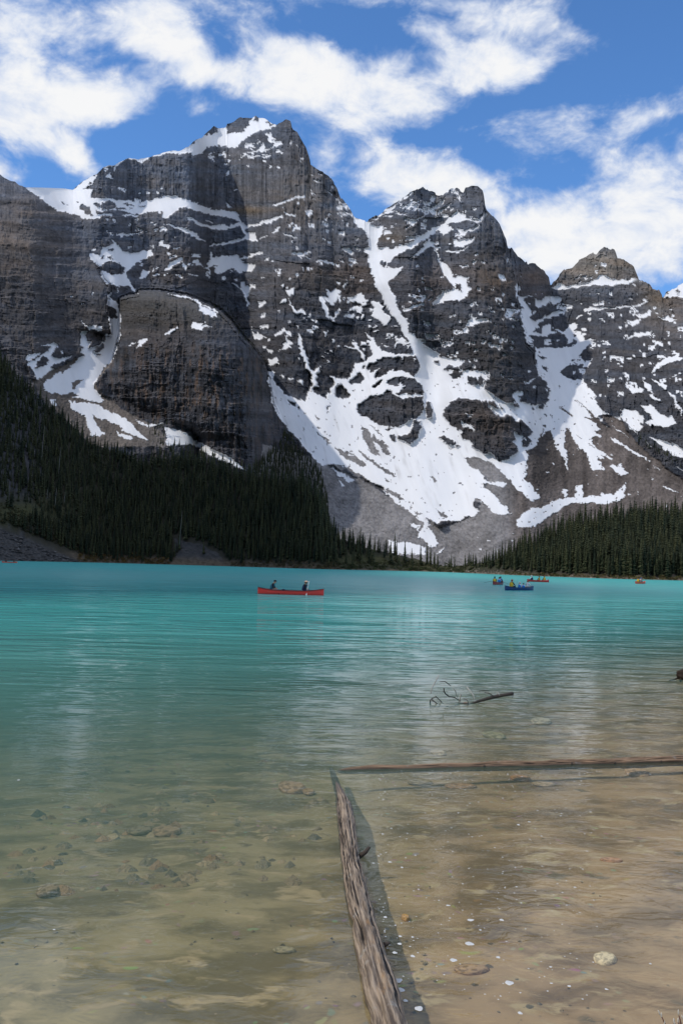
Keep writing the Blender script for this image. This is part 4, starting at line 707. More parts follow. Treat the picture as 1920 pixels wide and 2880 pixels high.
def mat_leaf(name, use_attr):
    m_ = bpy.data.materials.new(name); m_.use_nodes = True
    n = NT(m_.node_tree)
    r = n.attr('tint', True) if use_attr else n.node('ShaderNodeObjectInfo').outputs['Random']
    pos = n.node('ShaderNodeNewGeometry').outputs['Position']
    ns = n.noise(pos, 1.1, 3, 0.6)
    c = n.mix(r, (.018, .028, .017), (.066, .070, .032))
    c = n.v('SCALE', c, n.smooth(ns, .3, .7, .7, 1.3))
    b = n.node('ShaderNodeBsdfPrincipled', ins={'Base Color': c, 'Roughness': 0.75, 'Specular IOR Level': 0.15})
    n.l.new(b.outputs[0], n.node('ShaderNodeOutputMaterial').inputs[0])
    return m_
M_LEAF, M_LEAFS = mat_leaf('conifer_needles', False), mat_leaf('conifer_needles_of_the_mass', True)
M_BARK = mat_simple('bark', (.075, .06, .05), 0.9, 0.1, var=.6, scale=3)
M_DEAD = mat_simple('weathered_dead_wood', (.24, .225, .21), 0.9, 0.1, var=.4, scale=3)

spots = []            # px, py of the foot, distance, height in metres, kind
def scatter(poly, dx, dy, fD, hmin, hmax, keep, kind):
    P = np.array(poly); x0, y0 = P.min(0); x1, y1 = P.max(0)
    X, Y = np.meshgrid(np.arange(x0, x1, dx), np.arange(y0, y1, dy))
    X = X + (np.arange(X.shape[0]) % 2)[:, None] * dx / 2
    X = (X + rng.uniform(-.55, .55, X.shape) * dx).ravel(); Y = (Y + rng.uniform(-.55, .55, Y.shape) * dy).ravel()
    ok = inside(X, Y, poly)
    X, Y = X[ok], Y[ok]
    ok = rng.uniform(0, 1, len(X)) < keep(X, Y)
    X, Y = X[ok], Y[ok]
    Dd = fD(X, Y); hh_ = rng.uniform(hmin, hmax, len(X)) * (np.interp(X, [1240, 1350, 1500, 1700], [.62, .68, .82, .95]) if kind == 'right' else 1.0) * rng.choice([.55, .8, 1, 1.12], len(X), p=[.14, .26, .45, .15])
    for a in zip(X, Y, Dd, hh_): spots.append(a + (kind,))
def gb(X, Y, cx, cy, rx, ry): return np.exp(-((X - cx) / rx) ** 2 - ((Y - cy) / ry) ** 2)
def keep_left(X, Y):
    k = np.ones(len(X))
    k *= 1 - 0.45 * np.clip(gb(X, Y, 40, 1300, 70, 130), 0, 1)
    k *= np.where(Y > 1478 + 0.42 * X - 14, 0.0, 1.0)
    k *= 1 - 0.95 * gb(X, Y, 40, 1440, 120, 40)
    k *= np.where(inside(X, Y, [(480, 1505), (560, 1522), (620, 1550), (660, 1610), (485, 1610)]), 0.06, 1)
    k *= np.where((Y > np.interp(X, SHORE[:, 0], SHORE[:, 1]) - 16) & (X < 960), .25, 1)
    k *= np.where((X > 945) & (Y > 1560), .25, 1)
    return k
left_poly = [(x, y + 3) for x, y in CREST if -300 <= x <= 1240] + [(1240, 1606), (1100, 1600), (900, 1594), (620, 1585), (300, 1576), (0, 1570), (-300, 1560)]
scatter(left_poly, 8.6, 8.8, hill_D, 6.5, 10.0, keep_left, 'left')
right_poly = [(x, y + 3) for x, y in CREST if 1240 <= x <= 2500 and x != 1300] + [(2150, 1632), (1920, 1626), (1750, 1622), (1550, 1615), (1400, 1603), (1300, 1600), (1240, 1600)]
right_poly = [p for p in right_poly if p[0] < 2160]
scatter(right_poly, 7.8, 6.4, hill_D, 6.8, 10.2, lambda X, Y: np.where((Y > 1603) & (X < 1420), .35, .95), 'right')
mD = lambda X, Y: np.exp(sample(lnD, X, Y)) * 0.985
scatter([(800, 1218), (850, 1275), (905, 1335), (920, 1400), (925, 1475), (880, 1440), (760, 1348), (690, 1330), (740, 1295), (780, 1262)], 6.5, 6.5, mD, 10, 15, lambda X, Y: .95, 'flank')
scatter([(440, 1240), (560, 1262), (660, 1305), (760, 1335), (690, 1330), (560, 1300), (440, 1290)], 8, 7, mD, 7, 12, lambda X, Y: .6, 'flank')
scatter([(1780, 1215), (1800, 1225), (1860, 1268), (1960, 1325), (1960, 1340), (1860, 1288), (1790, 1240)], 9, 7, mD, 7, 12, lambda X, Y: .7, 'ridge')
scatter([(590, 845), (650, 875), (690, 935), (720, 980), (710, 985), (675, 945), (640, 890), (585, 855)], 7, 6, mD, 5, 8, lambda X, Y: .7, 'ridge')
scatter([(415, 1190), (470, 1195), (470, 1230), (420, 1225)], 8, 8, mD, 6, 9, lambda X, Y: .8, 'ridge')
S = spots
sx = np.array([s[0] for s in S]); sy = np.array([s[1] for s in S]); sD = np.array([s[2] for s in S]); sh = np.array([s[3] for s in S]); sk = np.array([s[4] for s in S])
bx_, by_b, bt_ = bearing(sx, sy)
TX, TY, TZ = bx_ * sD, by_b * sD, CAMZ + bt_ * sD
app = sh / sD
vis = (sx > -20) & (sx < 1940) & np.isin(sk, ['left', 'right'])
# the front trees are the ones that show largest: prefer the lowest feet among the tall
shy_ = np.interp(sx, SHORE[:, 0], SHORE[:, 1])
frontness = app * 1000 * np.exp(-(shy_ - sy) / np.where(sk == 'left', 160.0, 70.0))
order = np.argsort(np.where(vis, -frontness, 1))
single = set(order[:290].tolist())
CR = []
for k in range(5):
    Vc, Fc = crown_mesh(50 + k, levels=15, nb=7, R=0.105 + 0.012 * (k % 3))
    me = np_mesh('crown', Vc, Fc); CR.append(me)
TRK = trunk_mesh()
proto = None
def lab_tree(i):
    x = sx[i]
    if sk[i] == 'left':
        if x < 330: return ('dark spire-shaped conifer near the boulder slope on the left shore', 'conifers near the left boulder slope')
        if x < 640: return ('dark spire-shaped conifer around the pale scree fan on the left shore', 'conifers around the left scree fan')
        if x < 960: return ('dark spire-shaped conifer on the shaded shore under the rock dome', 'conifers on the shaded shore under the dome')
        return ('slim conifer standing before the foot of the snow apron', 'conifers before the snow apron')
    if x < 1420: return ('olive green conifer at the thin left end of the right-hand forest', 'conifers at the left end of the right forest')
    if x < 1680: return ('olive green conifer in the middle of the right-hand forest', 'conifers in the middle of the right forest')
    return ('dark green conifer in the tall right end of the right-hand forest', 'conifers at the right end of the right forest')
protos = {}
for i in sorted(single):
    k = int(rng.integers(0, 5))
    root = empty('conifer_tree', (float(TX[i]), float(TY[i]), float(TZ[i]) - .2), float(rng.uniform(0, 6.28)))
    root.scale = (float(sh[i]) * float(rng.uniform(.9, 1.25)),) * 2 + (float(sh[i]),)
    l, g = lab_tree(i)
    tag(root, l, 'tree', g)
    if k not in protos:
        t_ = link('trunk', TRK, M_BARK, root); c_ = link('crown', CR[k], M_LEAF, root)
        protos[k] = (t_, c_)
    else:
        for src in protos[k]:
            o = src.copy(); COL.objects.link(o); o.parent = root
LOD = [crown_mesh(80 + k, levels=10, nb=5, R=0.120 + 0.016 * (k % 3)) for k in range(6)]
def mass(name, sel, label):
    VV = []; FF_ = []; TT = []; off = 0
    for i in sel:
        Vc, Fc = LOD[int(rng.integers(0, 6))]
        a = rng.uniform(0, 6.28); ca, sa = math.cos(a), math.sin(a); h = sh[i]; wd_ = h * rng.uniform(.9, 1.25)
        x = (Vc[:, 0] * ca - Vc[:, 1] * sa) * wd_ + TX[i]; y = (Vc[:, 0] * sa + Vc[:, 1] * ca) * wd_ + TY[i]
        VV.append(np.stack([x, y, Vc[:, 2] * h + TZ[i] - .3], -1)); FF_.append(Fc + off); off += len(Vc)
        TT.append(np.full(len(Vc), rng.uniform(0, 1)))
    me = np_mesh(name, np.concatenate(VV), np.concatenate(FF_)); put_attr(me, 'tint', np.concatenate(TT))
    tag(link(name, me, M_LEAFS), label, 'forest', None, 'stuff')
idx = np.array([i for i in range(len(S)) if i not in single])
mass('forest', idx[np.isin(sk[idx], ['left', 'flank']) ], 'mass of dark conifers covering the shaded slope left of the lake')
mass('forest', idx[sk[idx] == 'right'], 'mass of green conifers on the low rise right of the lake')
mass('forest', idx[sk[idx] == 'ridge'], 'thin lines of small conifers high on the rock ledges')
# dead standing trunks
def tube_mesh(path, radii, m_=7, name='tube', caps=True):
    V = []; F = []
    path = [Vector(p) for p in path]
    for k, p in enumerate(path):
        d = (path[min(k + 1, len(path) - 1)] - path[max(k - 1, 0)]).normalized()
        u_ = d.cross(Vector((0.3, 0.1, 1) if abs(d.z) < .9 else (1, 0, 0))).normalized(); w_ = d.cross(u_)
        for a in range(m_):
            V.append(p + (u_ * math.cos(a * 6.2832 / m_) + w_ * math.sin(a * 6.2832 / m_)) * radii[k])
    for k in range(len(path) - 1):
        for a in range(m_): F.append((k * m_ + a, k * m_ + (a + 1) % m_, (k + 1) * m_ + (a + 1) % m_, (k + 1) * m_ + a))
    me = bpy.data.meshes.new(name)
    if caps: F += [tuple(range(m_))[::-1], tuple((len(path) - 1) * m_ + a for a in range(m_))]
    me.from_pydata([tuple(v_) for v_ in V], [], F)
    for p_ in me.polygons: p_.use_smooth = True
    return me
for (px, py, ph, lab) in [(117, 1290, 90, 'tallest grey dead trunk leaning in the left forest below the crags'), (165, 1330, 70, 'grey dead trunk right of the tallest snag in the left forest'), (132, 1402, 26, 'short pale dead stub in the lower left forest'),
                          (155, 1420, 46, 'thin pale dead trunk low in the left forest'), (181, 1412, 28, 'small white dead stub above two pale boulders in the left forest'), (505, 1530, 95, 'slender grey dead trunk rising above the scree fan on the left shore')]:
    Dd = float(hill_D(np.array([px]), np.array([py]))[0]) * 0.97
    p0 = at_dist(px, py, Dd); hgt_ = ph * Dd / FPX
    tag(link('dead_tree', tube_mesh([(0, 0, -.3), (hgt_ * .02, 0, hgt_ * .5), (hgt_ * .05, 0, hgt_)], [.14, .10, .03], name='dead_tree'), M_DEAD, None, p0), lab, 'dead tree', 'dead trunks in the left forest')
# ------------------------------------------------------------------ driftwood, stones, foam and twigs of the near shore
class MB:
    def __init__(s): s.v = []; s.f = []
    def tube(s, path, radii, m_=8, squash=1.0, caps=True):
        path = [Vector(p) for p in path]; b0 = len(s.v)
        for k, p in enumerate(path):
            d = (path[min(k + 1, len(path) - 1)] - path[max(k - 1, 0)]).normalized()
            ref = Vector((0, 0, 1)) if abs(d.z) < .9 else Vector((1, 0, 0))
            u_ = d.cross(ref).normalized(); w_ = u_.cross(d)
            for a in range(m_):
                s.v.append(tuple(p + u_ * math.cos(a * 6.2832 / m_) * radii[k] + w_ * math.sin(a * 6.2832 / m_) * radii[k] * squash))
        for k in range(len(path) - 1):
            for a in range(m_): s.f.append((b0 + k * m_ + a, b0 + k * m_ + (a + 1) % m_, b0 + (k + 1) * m_ + (a + 1) % m_, b0 + (k + 1) * m_ + a))
        if caps:
            s.f.append(tuple(b0 + a for a in range(m_))[::-1]); s.f.append(tuple(b0 + (len(path) - 1) * m_ + a for a in range(m_)))
        return s
    def rings(s, rings, closed_ends=True):
        b0 = len(s.v); m_ = len(rings[0])
        for r_ in rings: s.v += [tuple(p) for p in r_]
        for k in range(len(rings) - 1):
            for a in range(m_): s.f.append((b0 + k * m_ + a, b0 + k * m_ + (a + 1) % m_, b0 + (k + 1) * m_ + (a + 1) % m_, b0 + (k + 1) * m_ + a))
        if closed_ends:
            s.f.append(tuple(b0 + a for a in range(m_))[::-1]); s.f.append(tuple(b0 + (len(rings) - 1) * m_ + a for a in range(m_)))
        return s
    def box(s, c, d):
        b0 = len(s.v); x, y, z = c; a, b_, e = d[0] / 2, d[1] / 2, d[2] / 2
        s.v += [(x + i * a, y + j * b_, z + k * e) for k in (-1, 1) for j in (-1, 1) for i in (-1, 1)]
        s.f += [tuple(b0 + i for i in q_) for q_ in ((0, 2, 3, 1), (4, 5, 7, 6), (0, 1, 5, 4), (2, 6, 7, 3), (0, 4, 6, 2), (1, 3, 7, 5))]
        return s
    def build(s, name, mat_, parent=None, loc=None, smooth=True):
        me = bpy.data.meshes.new(name); me.from_pydata(s.v, [], s.f); me.update()
        for p_ in me.polygons: p_.use_smooth = smooth
        return link(name, me, mat_, parent, loc)

def mat_log(name, c_light, c_dark, c_rot, wet=True, knots=()):
    m_ = bpy.data.materials.new(name); m_.use_nodes = True
    n = NT(m_.node_tree)
    la = n.attr('la')                                     # x along the stem (m), y round it (m)
    g1 = n.noise(n.v('MULTIPLY', la, (2.2, 60.0, 1)), 1.0, 5, 0.65)
    g2 = n.noise(n.v('MULTIPLY', la, (1.6, 12.0, 1)), 1.0, 4, 0.6)
    g3 = n.noise(n.v('MULTIPLY', la, (6.0, 9.0, 1)), 1.0, 5, 0.6)
    c = n.mix(n.smooth(g1, .36, .66), c_dark, c_light)
    c = n.mix(n.smooth(g2, .60, .74), c, c_rot)
    c = n.mix(n.smooth(g3, .58, .72, 0, .75), c, (.34, .31, .27))
    crack = n.smooth(n.attr('crack', True), .25, .8)
    c = n.mix(crack, c, (.018, .014, .011))
    z = n.node('ShaderNodeSeparateXYZ', ins={0: n.node('ShaderNodeNewGeometry').outputs['Position']}).outputs[2]
    wetk = n.smooth(n.m('ADD', z, n.m('MULTIPLY', g2, .03)), .045, .012)
    c = n.mix(n.m('MULTIPLY', wetk, .62), c, (.03, .025, .02))
    rgh = n.m('SUBTRACT', .85, n.m('MULTIPLY', wetk, .5))
    bmp = n.node('ShaderNodeBump', ins={'Strength': .8, 'Distance': .008, 'Height': n.m('ADD', g1, n.m('MULTIPLY', g3, .6))})
    b = n.node('ShaderNodeBsdfPrincipled', ins={'Base Color': c, 'Roughness': rgh, 'Specular IOR Level': .3, 'Normal': bmp.outputs[0]})
    n.l.new(b.outputs[0], n.node('ShaderNodeOutputMaterial').inputs[0])
    return m_
def log_mesh(name, px_path, seed, lift, m_=72, per=0.018, crackn=5, rough=1.0):
    """px_path: (px, py, diameter in survey pixels) along the waterline"""
    P = [on_water(a, b_) for a, b_, _ in px_path]
    W = [d * P[k].length / FPX for k, (_, _, d) in enumerate(px_path)]
    cum = [0]
    for k in range(1, len(P)): cum.append(cum[-1] + (P[k] - P[k - 1]).length)
    L = cum[-1]; ns_ = int(L / per)
    t = np.linspace(0, L, ns_)
    X = np.interp(t, cum, [p.x for p in P]); Y = np.interp(t, cum, [p.y for p in P]); R = np.interp(t, cum, W) / 2
    for A in (X, Y):
        A[:] = np.convolve(np.pad(A, 14, mode='reflect', reflect_type='odd'), np.ones(29) / 29, 'valid')
    dx = np.gradient(X, t); dy = np.gradient(Y, t)
    th = np.linspace(0, 2 * np.pi, m_, endpoint=False)
    T, TH = np.meshgrid(t, th, indexing='ij')
    u = TH / (2 * np.pi)
    per_n = lambda sx_, k, seed_: fbm(T * sx_, np.cos(TH) * k, 3, seed_) + fbm(T * sx_ + 50, np.sin(TH) * k, 3, seed_ + 1)
    rad = R[:, None] * (1 + rough * (0.10 * per_n(2.2, 1.2, seed) + 0.09 * per_n(5.0, 6.0, seed + 5) + 0.05 * per_n(16.0, 14.0, seed + 9)))
    crack = np.zeros_like(T); r2 = np.random.default_rng(seed)
    for c_ in range(crackn):
        a0 = r2.uniform(.15, .85) * np.pi; s0 = r2.uniform(-.1, .75) * L; ln = r2.uniform(.25, .7) * L
        ang = a0 + 0.35 * fbm(t * 2.0, t * 0 + c_, 3, seed + 31 + c_)
        win = sstep(t, s0, s0 + .1 * ln) * (1 - sstep(t, s0 + .85 * ln, s0 + ln)) * (0.5 + vnoise(t * 9, t * 0 + c_, seed + 3))
        wdt = 0.045 + .03 * vnoise(t * 4, t * 0 + c_, seed + 8)
        crack = np.maximum(crack, win[:, None] * np.exp(-((TH - ang[:, None]) / wdt[:, None]) ** 2))
    rad = rad * (1 - 0.13 * np.clip(crack, 0, 1))
    # broken-away hollow of the weathered top
    rad = rad * (1 - rough * 0.16 * sstep(fbm(T * 1.6, np.cos(TH) * 1.6, 3, seed + 40), .12, .3))
    endk = np.sqrt(np.clip(np.minimum(t / .05, 1), 0.04, 1))
    rad = rad * endk[:, None]
    nxv, nyv = dy, -dx                                      # to the right of the stem
    co, si = np.cos(TH), np.sin(TH)
    zc = lift[0] + (lift[1] - lift[0]) * (t / L) + R * 0.10
    VXl = X[:, None] + nxv[:, None] * co * rad; VYl = Y[:, None] + nyv[:, None] * co * rad; VZl = zc[:, None] + si * rad
    Vl = np.stack([VXl, VYl, VZl], -1).reshape(-1, 3)
    i = np.arange(ns_ * m_).reshape(ns_, m_)
    F = np.stack([i[:-1], i[1:], np.roll(i[1:], -1, 1), np.roll(i[:-1], -1, 1)], -1).reshape(-1, 4)
    me = np_mesh(name, Vl, F, True)
    la = np.stack([T, TH * R.mean(), 0 * T], -1).reshape(-1, 3)
    put_attr(me, 'la', la); put_attr(me, 'crack', crack.ravel())
    return me, (X, Y, zc, R)
M_LOG1 = mat_log('weathered_log', (.40, .31, .225), (.10, .074, .055), (.32, .19, .09))
M_LOG2 = mat_log('wet_brown_log', (.36, .235, .145), (.13, .082, .052), (.40, .23, .12))
LOGA = [(930, 2150, 10), (938, 2172, 16), (946, 2200, 20), (957, 2228, 27), (965, 2255, 42), (972, 2300, 46), (980, 2370, 50), (990, 2440, 58), (1003, 2520, 64), (1020, 2600, 70), (1040, 2680, 80), (1062, 2770, 88), (1088, 2870, 98), (1130, 3030, 118)]
me, ci = log_mesh('log', LOGA, 11, (-.05, .016), crackn=9, rough=1.7)
lg = link('log', me, M_LOG1)
tag(lg, 'thick cracked grey-brown log lying out from the bottom edge into the water', 'log', 'logs lying in the shallows')
k0 = int(np.argmin(np.abs(ci[1] - on_water(1015, 2410).y)))
pst = Vector((ci[0][k0] + ci[3][k0] * .8, ci[1][k0], ci[2][k0]))
MB().tube([pst, pst + Vector((.06, 0, .045)), pst + Vector((.09, .005, .085))], [.022, .018, .012], 7).build('branch_stub', M_BARK, lg)
k1 = int(np.argmin(np.abs(ci[1] - on_water(1075, 2665).y)))
pst = Vector((ci[0][k1] + ci[3][k1] * .9, ci[1][k1], ci[2][k1] - .01))
MB().tube([pst, pst + Vector((.035, 0, .02)), pst + Vector((.055, .004, .025))], [.016, .014, .006], 7).build('branch_stub', M_BARK, lg)
LOGB = [(948, 2167, 10), (985, 2165, 18), (1060, 2160, 24), (1150, 2162, 20), (1250, 2156, 25), (1330, 2157, 22), (1420, 2151, 27), (1500, 2153, 23), (1600, 2147, 28), (1720, 2147, 25), (1800, 2142, 30), (1960, 2139, 28), (2200, 2133, 30)]
me, cb = log_mesh('log', LOGB, 23, (-.016, -.012), 40, .022, 6, 2.0)
lg2 = link('log', me, M_LOG2)
tag(lg2, 'long thin reddish-brown log floating crosswise from the right edge', 'log', 'logs lying in the shallows')
for px in (1357, 1605, 1728, 1868):
    k0 = int(np.argmin(np.abs(cb[0] - on_water(px, 2150).x)))
    p0 = Vector((cb[0][k0], cb[1][k0] - cb[3][k0] * .8, cb[2][k0] + .012))
    MB().tube([p0, p0 + Vector((0, -.02, .004)), p0 + Vector((0, -.028, .004))], [.020, .015, .006], 8).build('knot', M_BARK, lg2)

# stones on the bottom
def stone_mesh(seed, sub=3):
    bm = bmesh.new(); bmesh.ops.create_icosphere(bm, subdivisions=sub, radius=1.0)
    r = np.random.default_rng(seed); o = r.uniform(0, 50, 3)
    for v_ in bm.verts:
        d = v_.co.normalized()
        k = 1 + .32 * float(fbm(np.array([d.x * 1.1 + o[0] + d.z * .6]), np.array([d.y * 1.1 + o[1] - d.z * .5]), 3, seed)[0])
        v_.co = d * k
        if v_.co.z > .55: v_.co.z = .55 + (v_.co.z - .55) * .4
    me = bpy.data.meshes.new('stone'); bm.to_mesh(me); bm.free()
    for p_ in me.polygons: p_.use_smooth = True
    return me
STONES = [  # centre, width and height in survey pixels, colour, label
    (1701, 2684, 60, 30, (.62, .52, .36), 'smooth cream stone alone on the bottom at lower right'),
    (821, 2201, 78, 30, (.42, .265, .15), 'rounded orange-brown stone just left of the far tip of the thick log'),
    (868, 2212, 34, 16, (.40, .25, .13), 'small orange stone touching the rounded one left of the thick log tip'),
    (468, 2321, 82, 26, (.33, .23, .14), 'flat brown stone in the shallows left of centre'),
    (395, 2318, 66, 20, (.25, .20, .13), 'dull flat stone left of the flat brown stone'),
    (136, 2486, 60, 28, (.30, .22, .14), 'dim brown stone near the left edge over a dark hollow'),
    (1462, 2179, 52, 17, (.44, .24, .12), 'orange stone just in front of the crosswise log'),
    (1528, 2195, 66, 12, (.42, .31, .19), 'flat tan stone beside the orange stone in front of the crosswise log'),
    (1296, 2200, 90, 14, (.36, .22, .12), 'long rusty stone in the dark water behind the foam'),
    (1180, 2188, 70, 13, (.31, .24, .15), 'dull olive stone near the left end of the crosswise log'),
    (1793, 2166, 64, 22, (.46, .31, .19), 'tan stone against the crosswise log near the right edge'),
    (1522, 2019, 56, 18, (.55, .46, .34), 'pale stone breaking the ripples below the drifting branch'),
    (1390, 2058, 54, 20, (.40, .34, .19), 'yellowish stone under the ripples below the drifting branch'),
    (1232, 2106, 40, 14, (.42, .31, .18), 'small tan stone far behind the crosswise log'),
    (1140, 2566, 22, 20, (.50, .28, .09), 'small bright orange stone right of the thick log'),
    (1325, 2712, 96, 26, (.36, .24, .14), 'sunken flat brown slab at lower right'),
    (1718, 2408, 60, 12, (.40, .22, .13), 'thin reddish stone at the right over the sand'),
    (800, 2655, 60, 16, (.30, .26, .17), 'pale sliver of stone left of the thick log'),
]
for k, (px, py, pw, ph, c, lab) in enumerate(STONES):
    pw_ = on_water(px, py)
    zb = -float(lake_depth(np.array([pw_.x]), np.array([pw_.y]))[0])
    p0 = on_water(px, py, zb * 0.75)
    wdt = pw * p0.length / FPX; hgt_ = max(ph * p0.length / FPX, .02)
    elv = max(-float(bearing(px, py)[2]), .08)
    dep = min(hgt_ / elv * .45, wdt * .9)
    o = link('stone', stone_mesh(600 + k), mat_simple('stone_%d' % k, tuple(min(x * 1.5, .92) for x in c), .8, .2, var=.5, scale=1.6, col2=tuple(x * .75 for x in c), scale2=2.2))
    o.location = (p0.x, p0.y, zb); o.scale = (wdt / 2, dep, max(min(hgt_ * .55, -zb * .9), .02)); o.rotation_euler = (0, 0, (k * 1.7) % .6 - .3)
    tag(o, lab, 'stone', 'stones on the lake bottom')

# gravel strewn on the bottom
def pebbles(name, N, fpos, fr_, cols, label, cat, matv, seed):
    r = np.random.default_rng(seed)
    base = np.array([(1, 0, 0), (.3, .95, 0), (-.8, .6, 0), (-.8, -.6, 0), (.3, -.95, 0), (.2, .1, .75), (-.3, -.1, .7)])
    Fb = np.array([(0, 1, 5), (1, 2, 5), (2, 6, 5), (2, 3, 6), (3, 4, 6), (4, 5, 6), (4, 0, 5)])
    VV = []; FF_ = []; CC = []; off = 0
    for i in range(N):
        p = fpos(r); 
        if p is None: continue
        s_ = fr_(r, p); a = r.uniform(0, 6.28); ca, sa = math.cos(a), math.sin(a)
        b_ = base * (1 + r.uniform(-.2, .2, base.shape)) * np.array([1, r.uniform(.6, 1), r.uniform(.5, .9)]) * s_
        VV.append(np.stack([b_[:, 0] * ca - b_[:, 1] * sa + p[0], b_[:, 0] * sa + b_[:, 1] * ca + p[1], b_[:, 2] + p[2] - .15 * s_], -1))
        FF_.append(Fb + off); off += len(base)
        CC.append(np.tile(np.array(cols[int(r.integers(0, len(cols)))]) * r.uniform(.7, 1.2), (len(base), 1)))
    me = np_mesh(name, np.concatenate(VV), np.concatenate(FF_), True); put_attr(me, 'Col', np.concatenate(CC)); put_attr(me, 'snow', np.zeros(off))
    return tag(link(name, me, matv), label, cat, None, 'stuff')
def pos_bed(r):
    y = 4.6 + 15 * r.uniform(0, 1) ** 1.4; x = r.uniform(-.36, .36) * y
    if vnoise(np.array([x * .9]), np.array([y * .9]), 77)[0] < .52: return None
    return x, y, -float(lake_depth(np.array([x]), np.array([y]))[0])
pebbles('gravel', 900, pos_bed, lambda r, p: r.uniform(.006, .022), [(.38, .29, .19), (.30, .25, .17), (.46, .36, .24), (.24, .20, .14)], 'fine gravel strewn over the silty lake bottom', 'gravel', M_LAND, 3)
def pos_cob(r):
    px = r.uniform(40, 930); py = r.uniform(2070, 2430) 
    if vnoise(np.array([px / 130]), np.array([py / 40]), 78)[0] < .5: return None
    p = on_water(px, py); return p.x, p.y, -float(lake_depth(np.array([p.x]), np.array([p.y]))[0])
pebbles('cobbles', 330, pos_cob, lambda r, p: r.uniform(.03, .12), [(.40, .31, .20), (.34, .29, .20), (.52, .40, .25), (.22, .19, .14), (.44, .29, .17)], 'scattered brown cobbles on the bottom left of the thick log', 'cobbles', M_LAND, 8)
def pos_talus(r):
    px = r.uniform(-40, 235); py = r.uniform(1480 + .40 * px, 1579)
    if py < 1488 + .42 * px: return None
    Dd = float(hill_D(np.array([px]), np.array([py]))[0]); p = at_dist(px, py, Dd); return p.x, p.y, p.z + .1
pebbles('boulders', 700, pos_talus, lambda r, p: r.uniform(.2, .9) * r.choice([1, 1, 1, 1.9]), [(.085, .082, .08), (.06, .058, .056), (.12, .115, .11)], 'grey boulder slope running into the left end of the lake', 'boulders', M_LAND, 4)
def pos_rshore(r):
    px = r.choice([r.uniform(1310, 1460), r.uniform(1240, 1940)]); s0 = float(np.interp(px, SHORE[:, 0], SHORE[:, 1])); py = s0 - abs(r.normal(0, 4)) * (1.7 if px < 1470 else .7) + 1
    Dd = float(hill_D(np.array([px]), np.array([min(py, s0)]))[0]); p = at_dist(px, py, Dd); return p.x, p.y, max(p.z, -.05) + .05
pebbles('boulders', 420, pos_rshore, lambda r, p: r.uniform(.12, .5), [(.24, .21, .17), (.30, .27, .23), (.16, .13, .10)], 'pale stones along the foot of the right-hand forest', 'boulders', M_LAND, 5)
def pos_lshore(r):
    px = r.uniform(-20, 960); s0 = float(np.interp(px, SHORE[:, 0], SHORE[:, 1])); py = s0 - abs(r.normal(0, 2.0)) + .8
    Dd = float(hill_D(np.array([px]), np.array([min(py, s0)]))[0]); p = at_dist(px, py, Dd); return p.x, p.y, max(p.z, -.05) + .05
pebbles('boulders', 260, pos_lshore, lambda r, p: r.uniform(.12, .4), [(.20, .19, .17), (.28, .27, .25), (.12, .10, .08)], 'dark stones along the waterline of the left shore', 'boulders', M_LAND, 6)
# ochre and green shrubs along the left shore
def shrubs(name, N, fpos, smin, smax, c1, label, seed):
    r = np.random.default_rng(seed); VV = []; FF_ = []; CC = []; off = 0
    for i in range(N):
        p = fpos(r)
        if p is None: continue
        s_ = r.uniform(smin, smax); k = 34
        d = r.normal(size=(k, 3)); d /= np.linalg.norm(d, axis=1)[:, None]; d[:, 2] = np.abs(d[:, 2])
        c0 = d * (s_ * r.uniform(.4, 1, (k, 1))) + np.array(p)
        a_ = r.normal(size=(k, 3)) * s_ * .28; b_ = r.normal(size=(k, 3)) * s_ * .28
        VV.append(np.stack([c0, c0 + a_, c0 + b_], 1).reshape(-1, 3)); FF_.append(np.arange(3 * k).reshape(-1, 3) + off); off += 3 * k
        CC.append(np.tile(np.array(c1[int(r.integers(0, len(c1)))]) * r.uniform(.6, 1.3), (3 * k, 1)))
    me = np_mesh(name, np.concatenate(VV), np.concatenate(FF_)); put_attr(me, 'Col', np.concatenate(CC)); put_attr(me, 'snow', np.zeros(off))
    tag(link(name, me, M_LAND), label, 'shrubs', None, 'stuff')
def line_pos(x0, x1, up):
    def f(r):
        px = r.uniform(x0, x1); s0 = float(np.interp(px, SHORE[:, 0], SHORE[:, 1])); py = s0 - r.uniform(1, up) * (.5 + float(vnoise(np.array([px / 30]), np.array([0.]), 9)[0]))
        Dd = float(hill_D(np.array([px]), np.array([py]))[0]); p = at_dist(px, py, Dd); return p.x, p.y, p.z
    return f
shrubs('shrubs', 330, line_pos(215, 480, 22), .4, 1.1, [(.17, .10, .035), (.13, .085, .03), (.09, .07, .03)], 'ochre brown bushes along the shaded left shore', 21)
shrubs('shrubs', 330, line_pos(650, 960, 20), .3, .9, [(.10, .075, .04), (.07, .06, .03), (.13, .10, .05)], 'low brown bushes on the shaded shore under the dome', 22)
shrubs('shrubs', 420, line_pos(950, 1330, 24), .4, 1.0, [(.05, .06, .022), (.065, .07, .03)], 'green bushes on the low shore below the snow apron', 23)
shrubs('shrubs', 260, line_pos(1420, 1930, 8), .3, .7, [(.12, .10, .03), (.08, .08, .03), (.14, .10, .05)], 'yellowish bushes at the water along the right-hand forest', 24)
def pos_meadow(r):
    px = r.uniform(-10, 230); py = 1455 + .40 * px + r.uniform(-46, 14)
    if py > 1560: return None
    Dd = float(hill_D(np.array([px]), np.array([py]))[0]); p = at_dist(px, py, Dd); return p.x, p.y, p.z
shrubs('shrubs', 420, pos_meadow, .4, 1.1, [(.05, .052, .02), (.06, .05, .022), (.035, .04, .018)], 'dull green brush above the boulder slope on the left', 25)

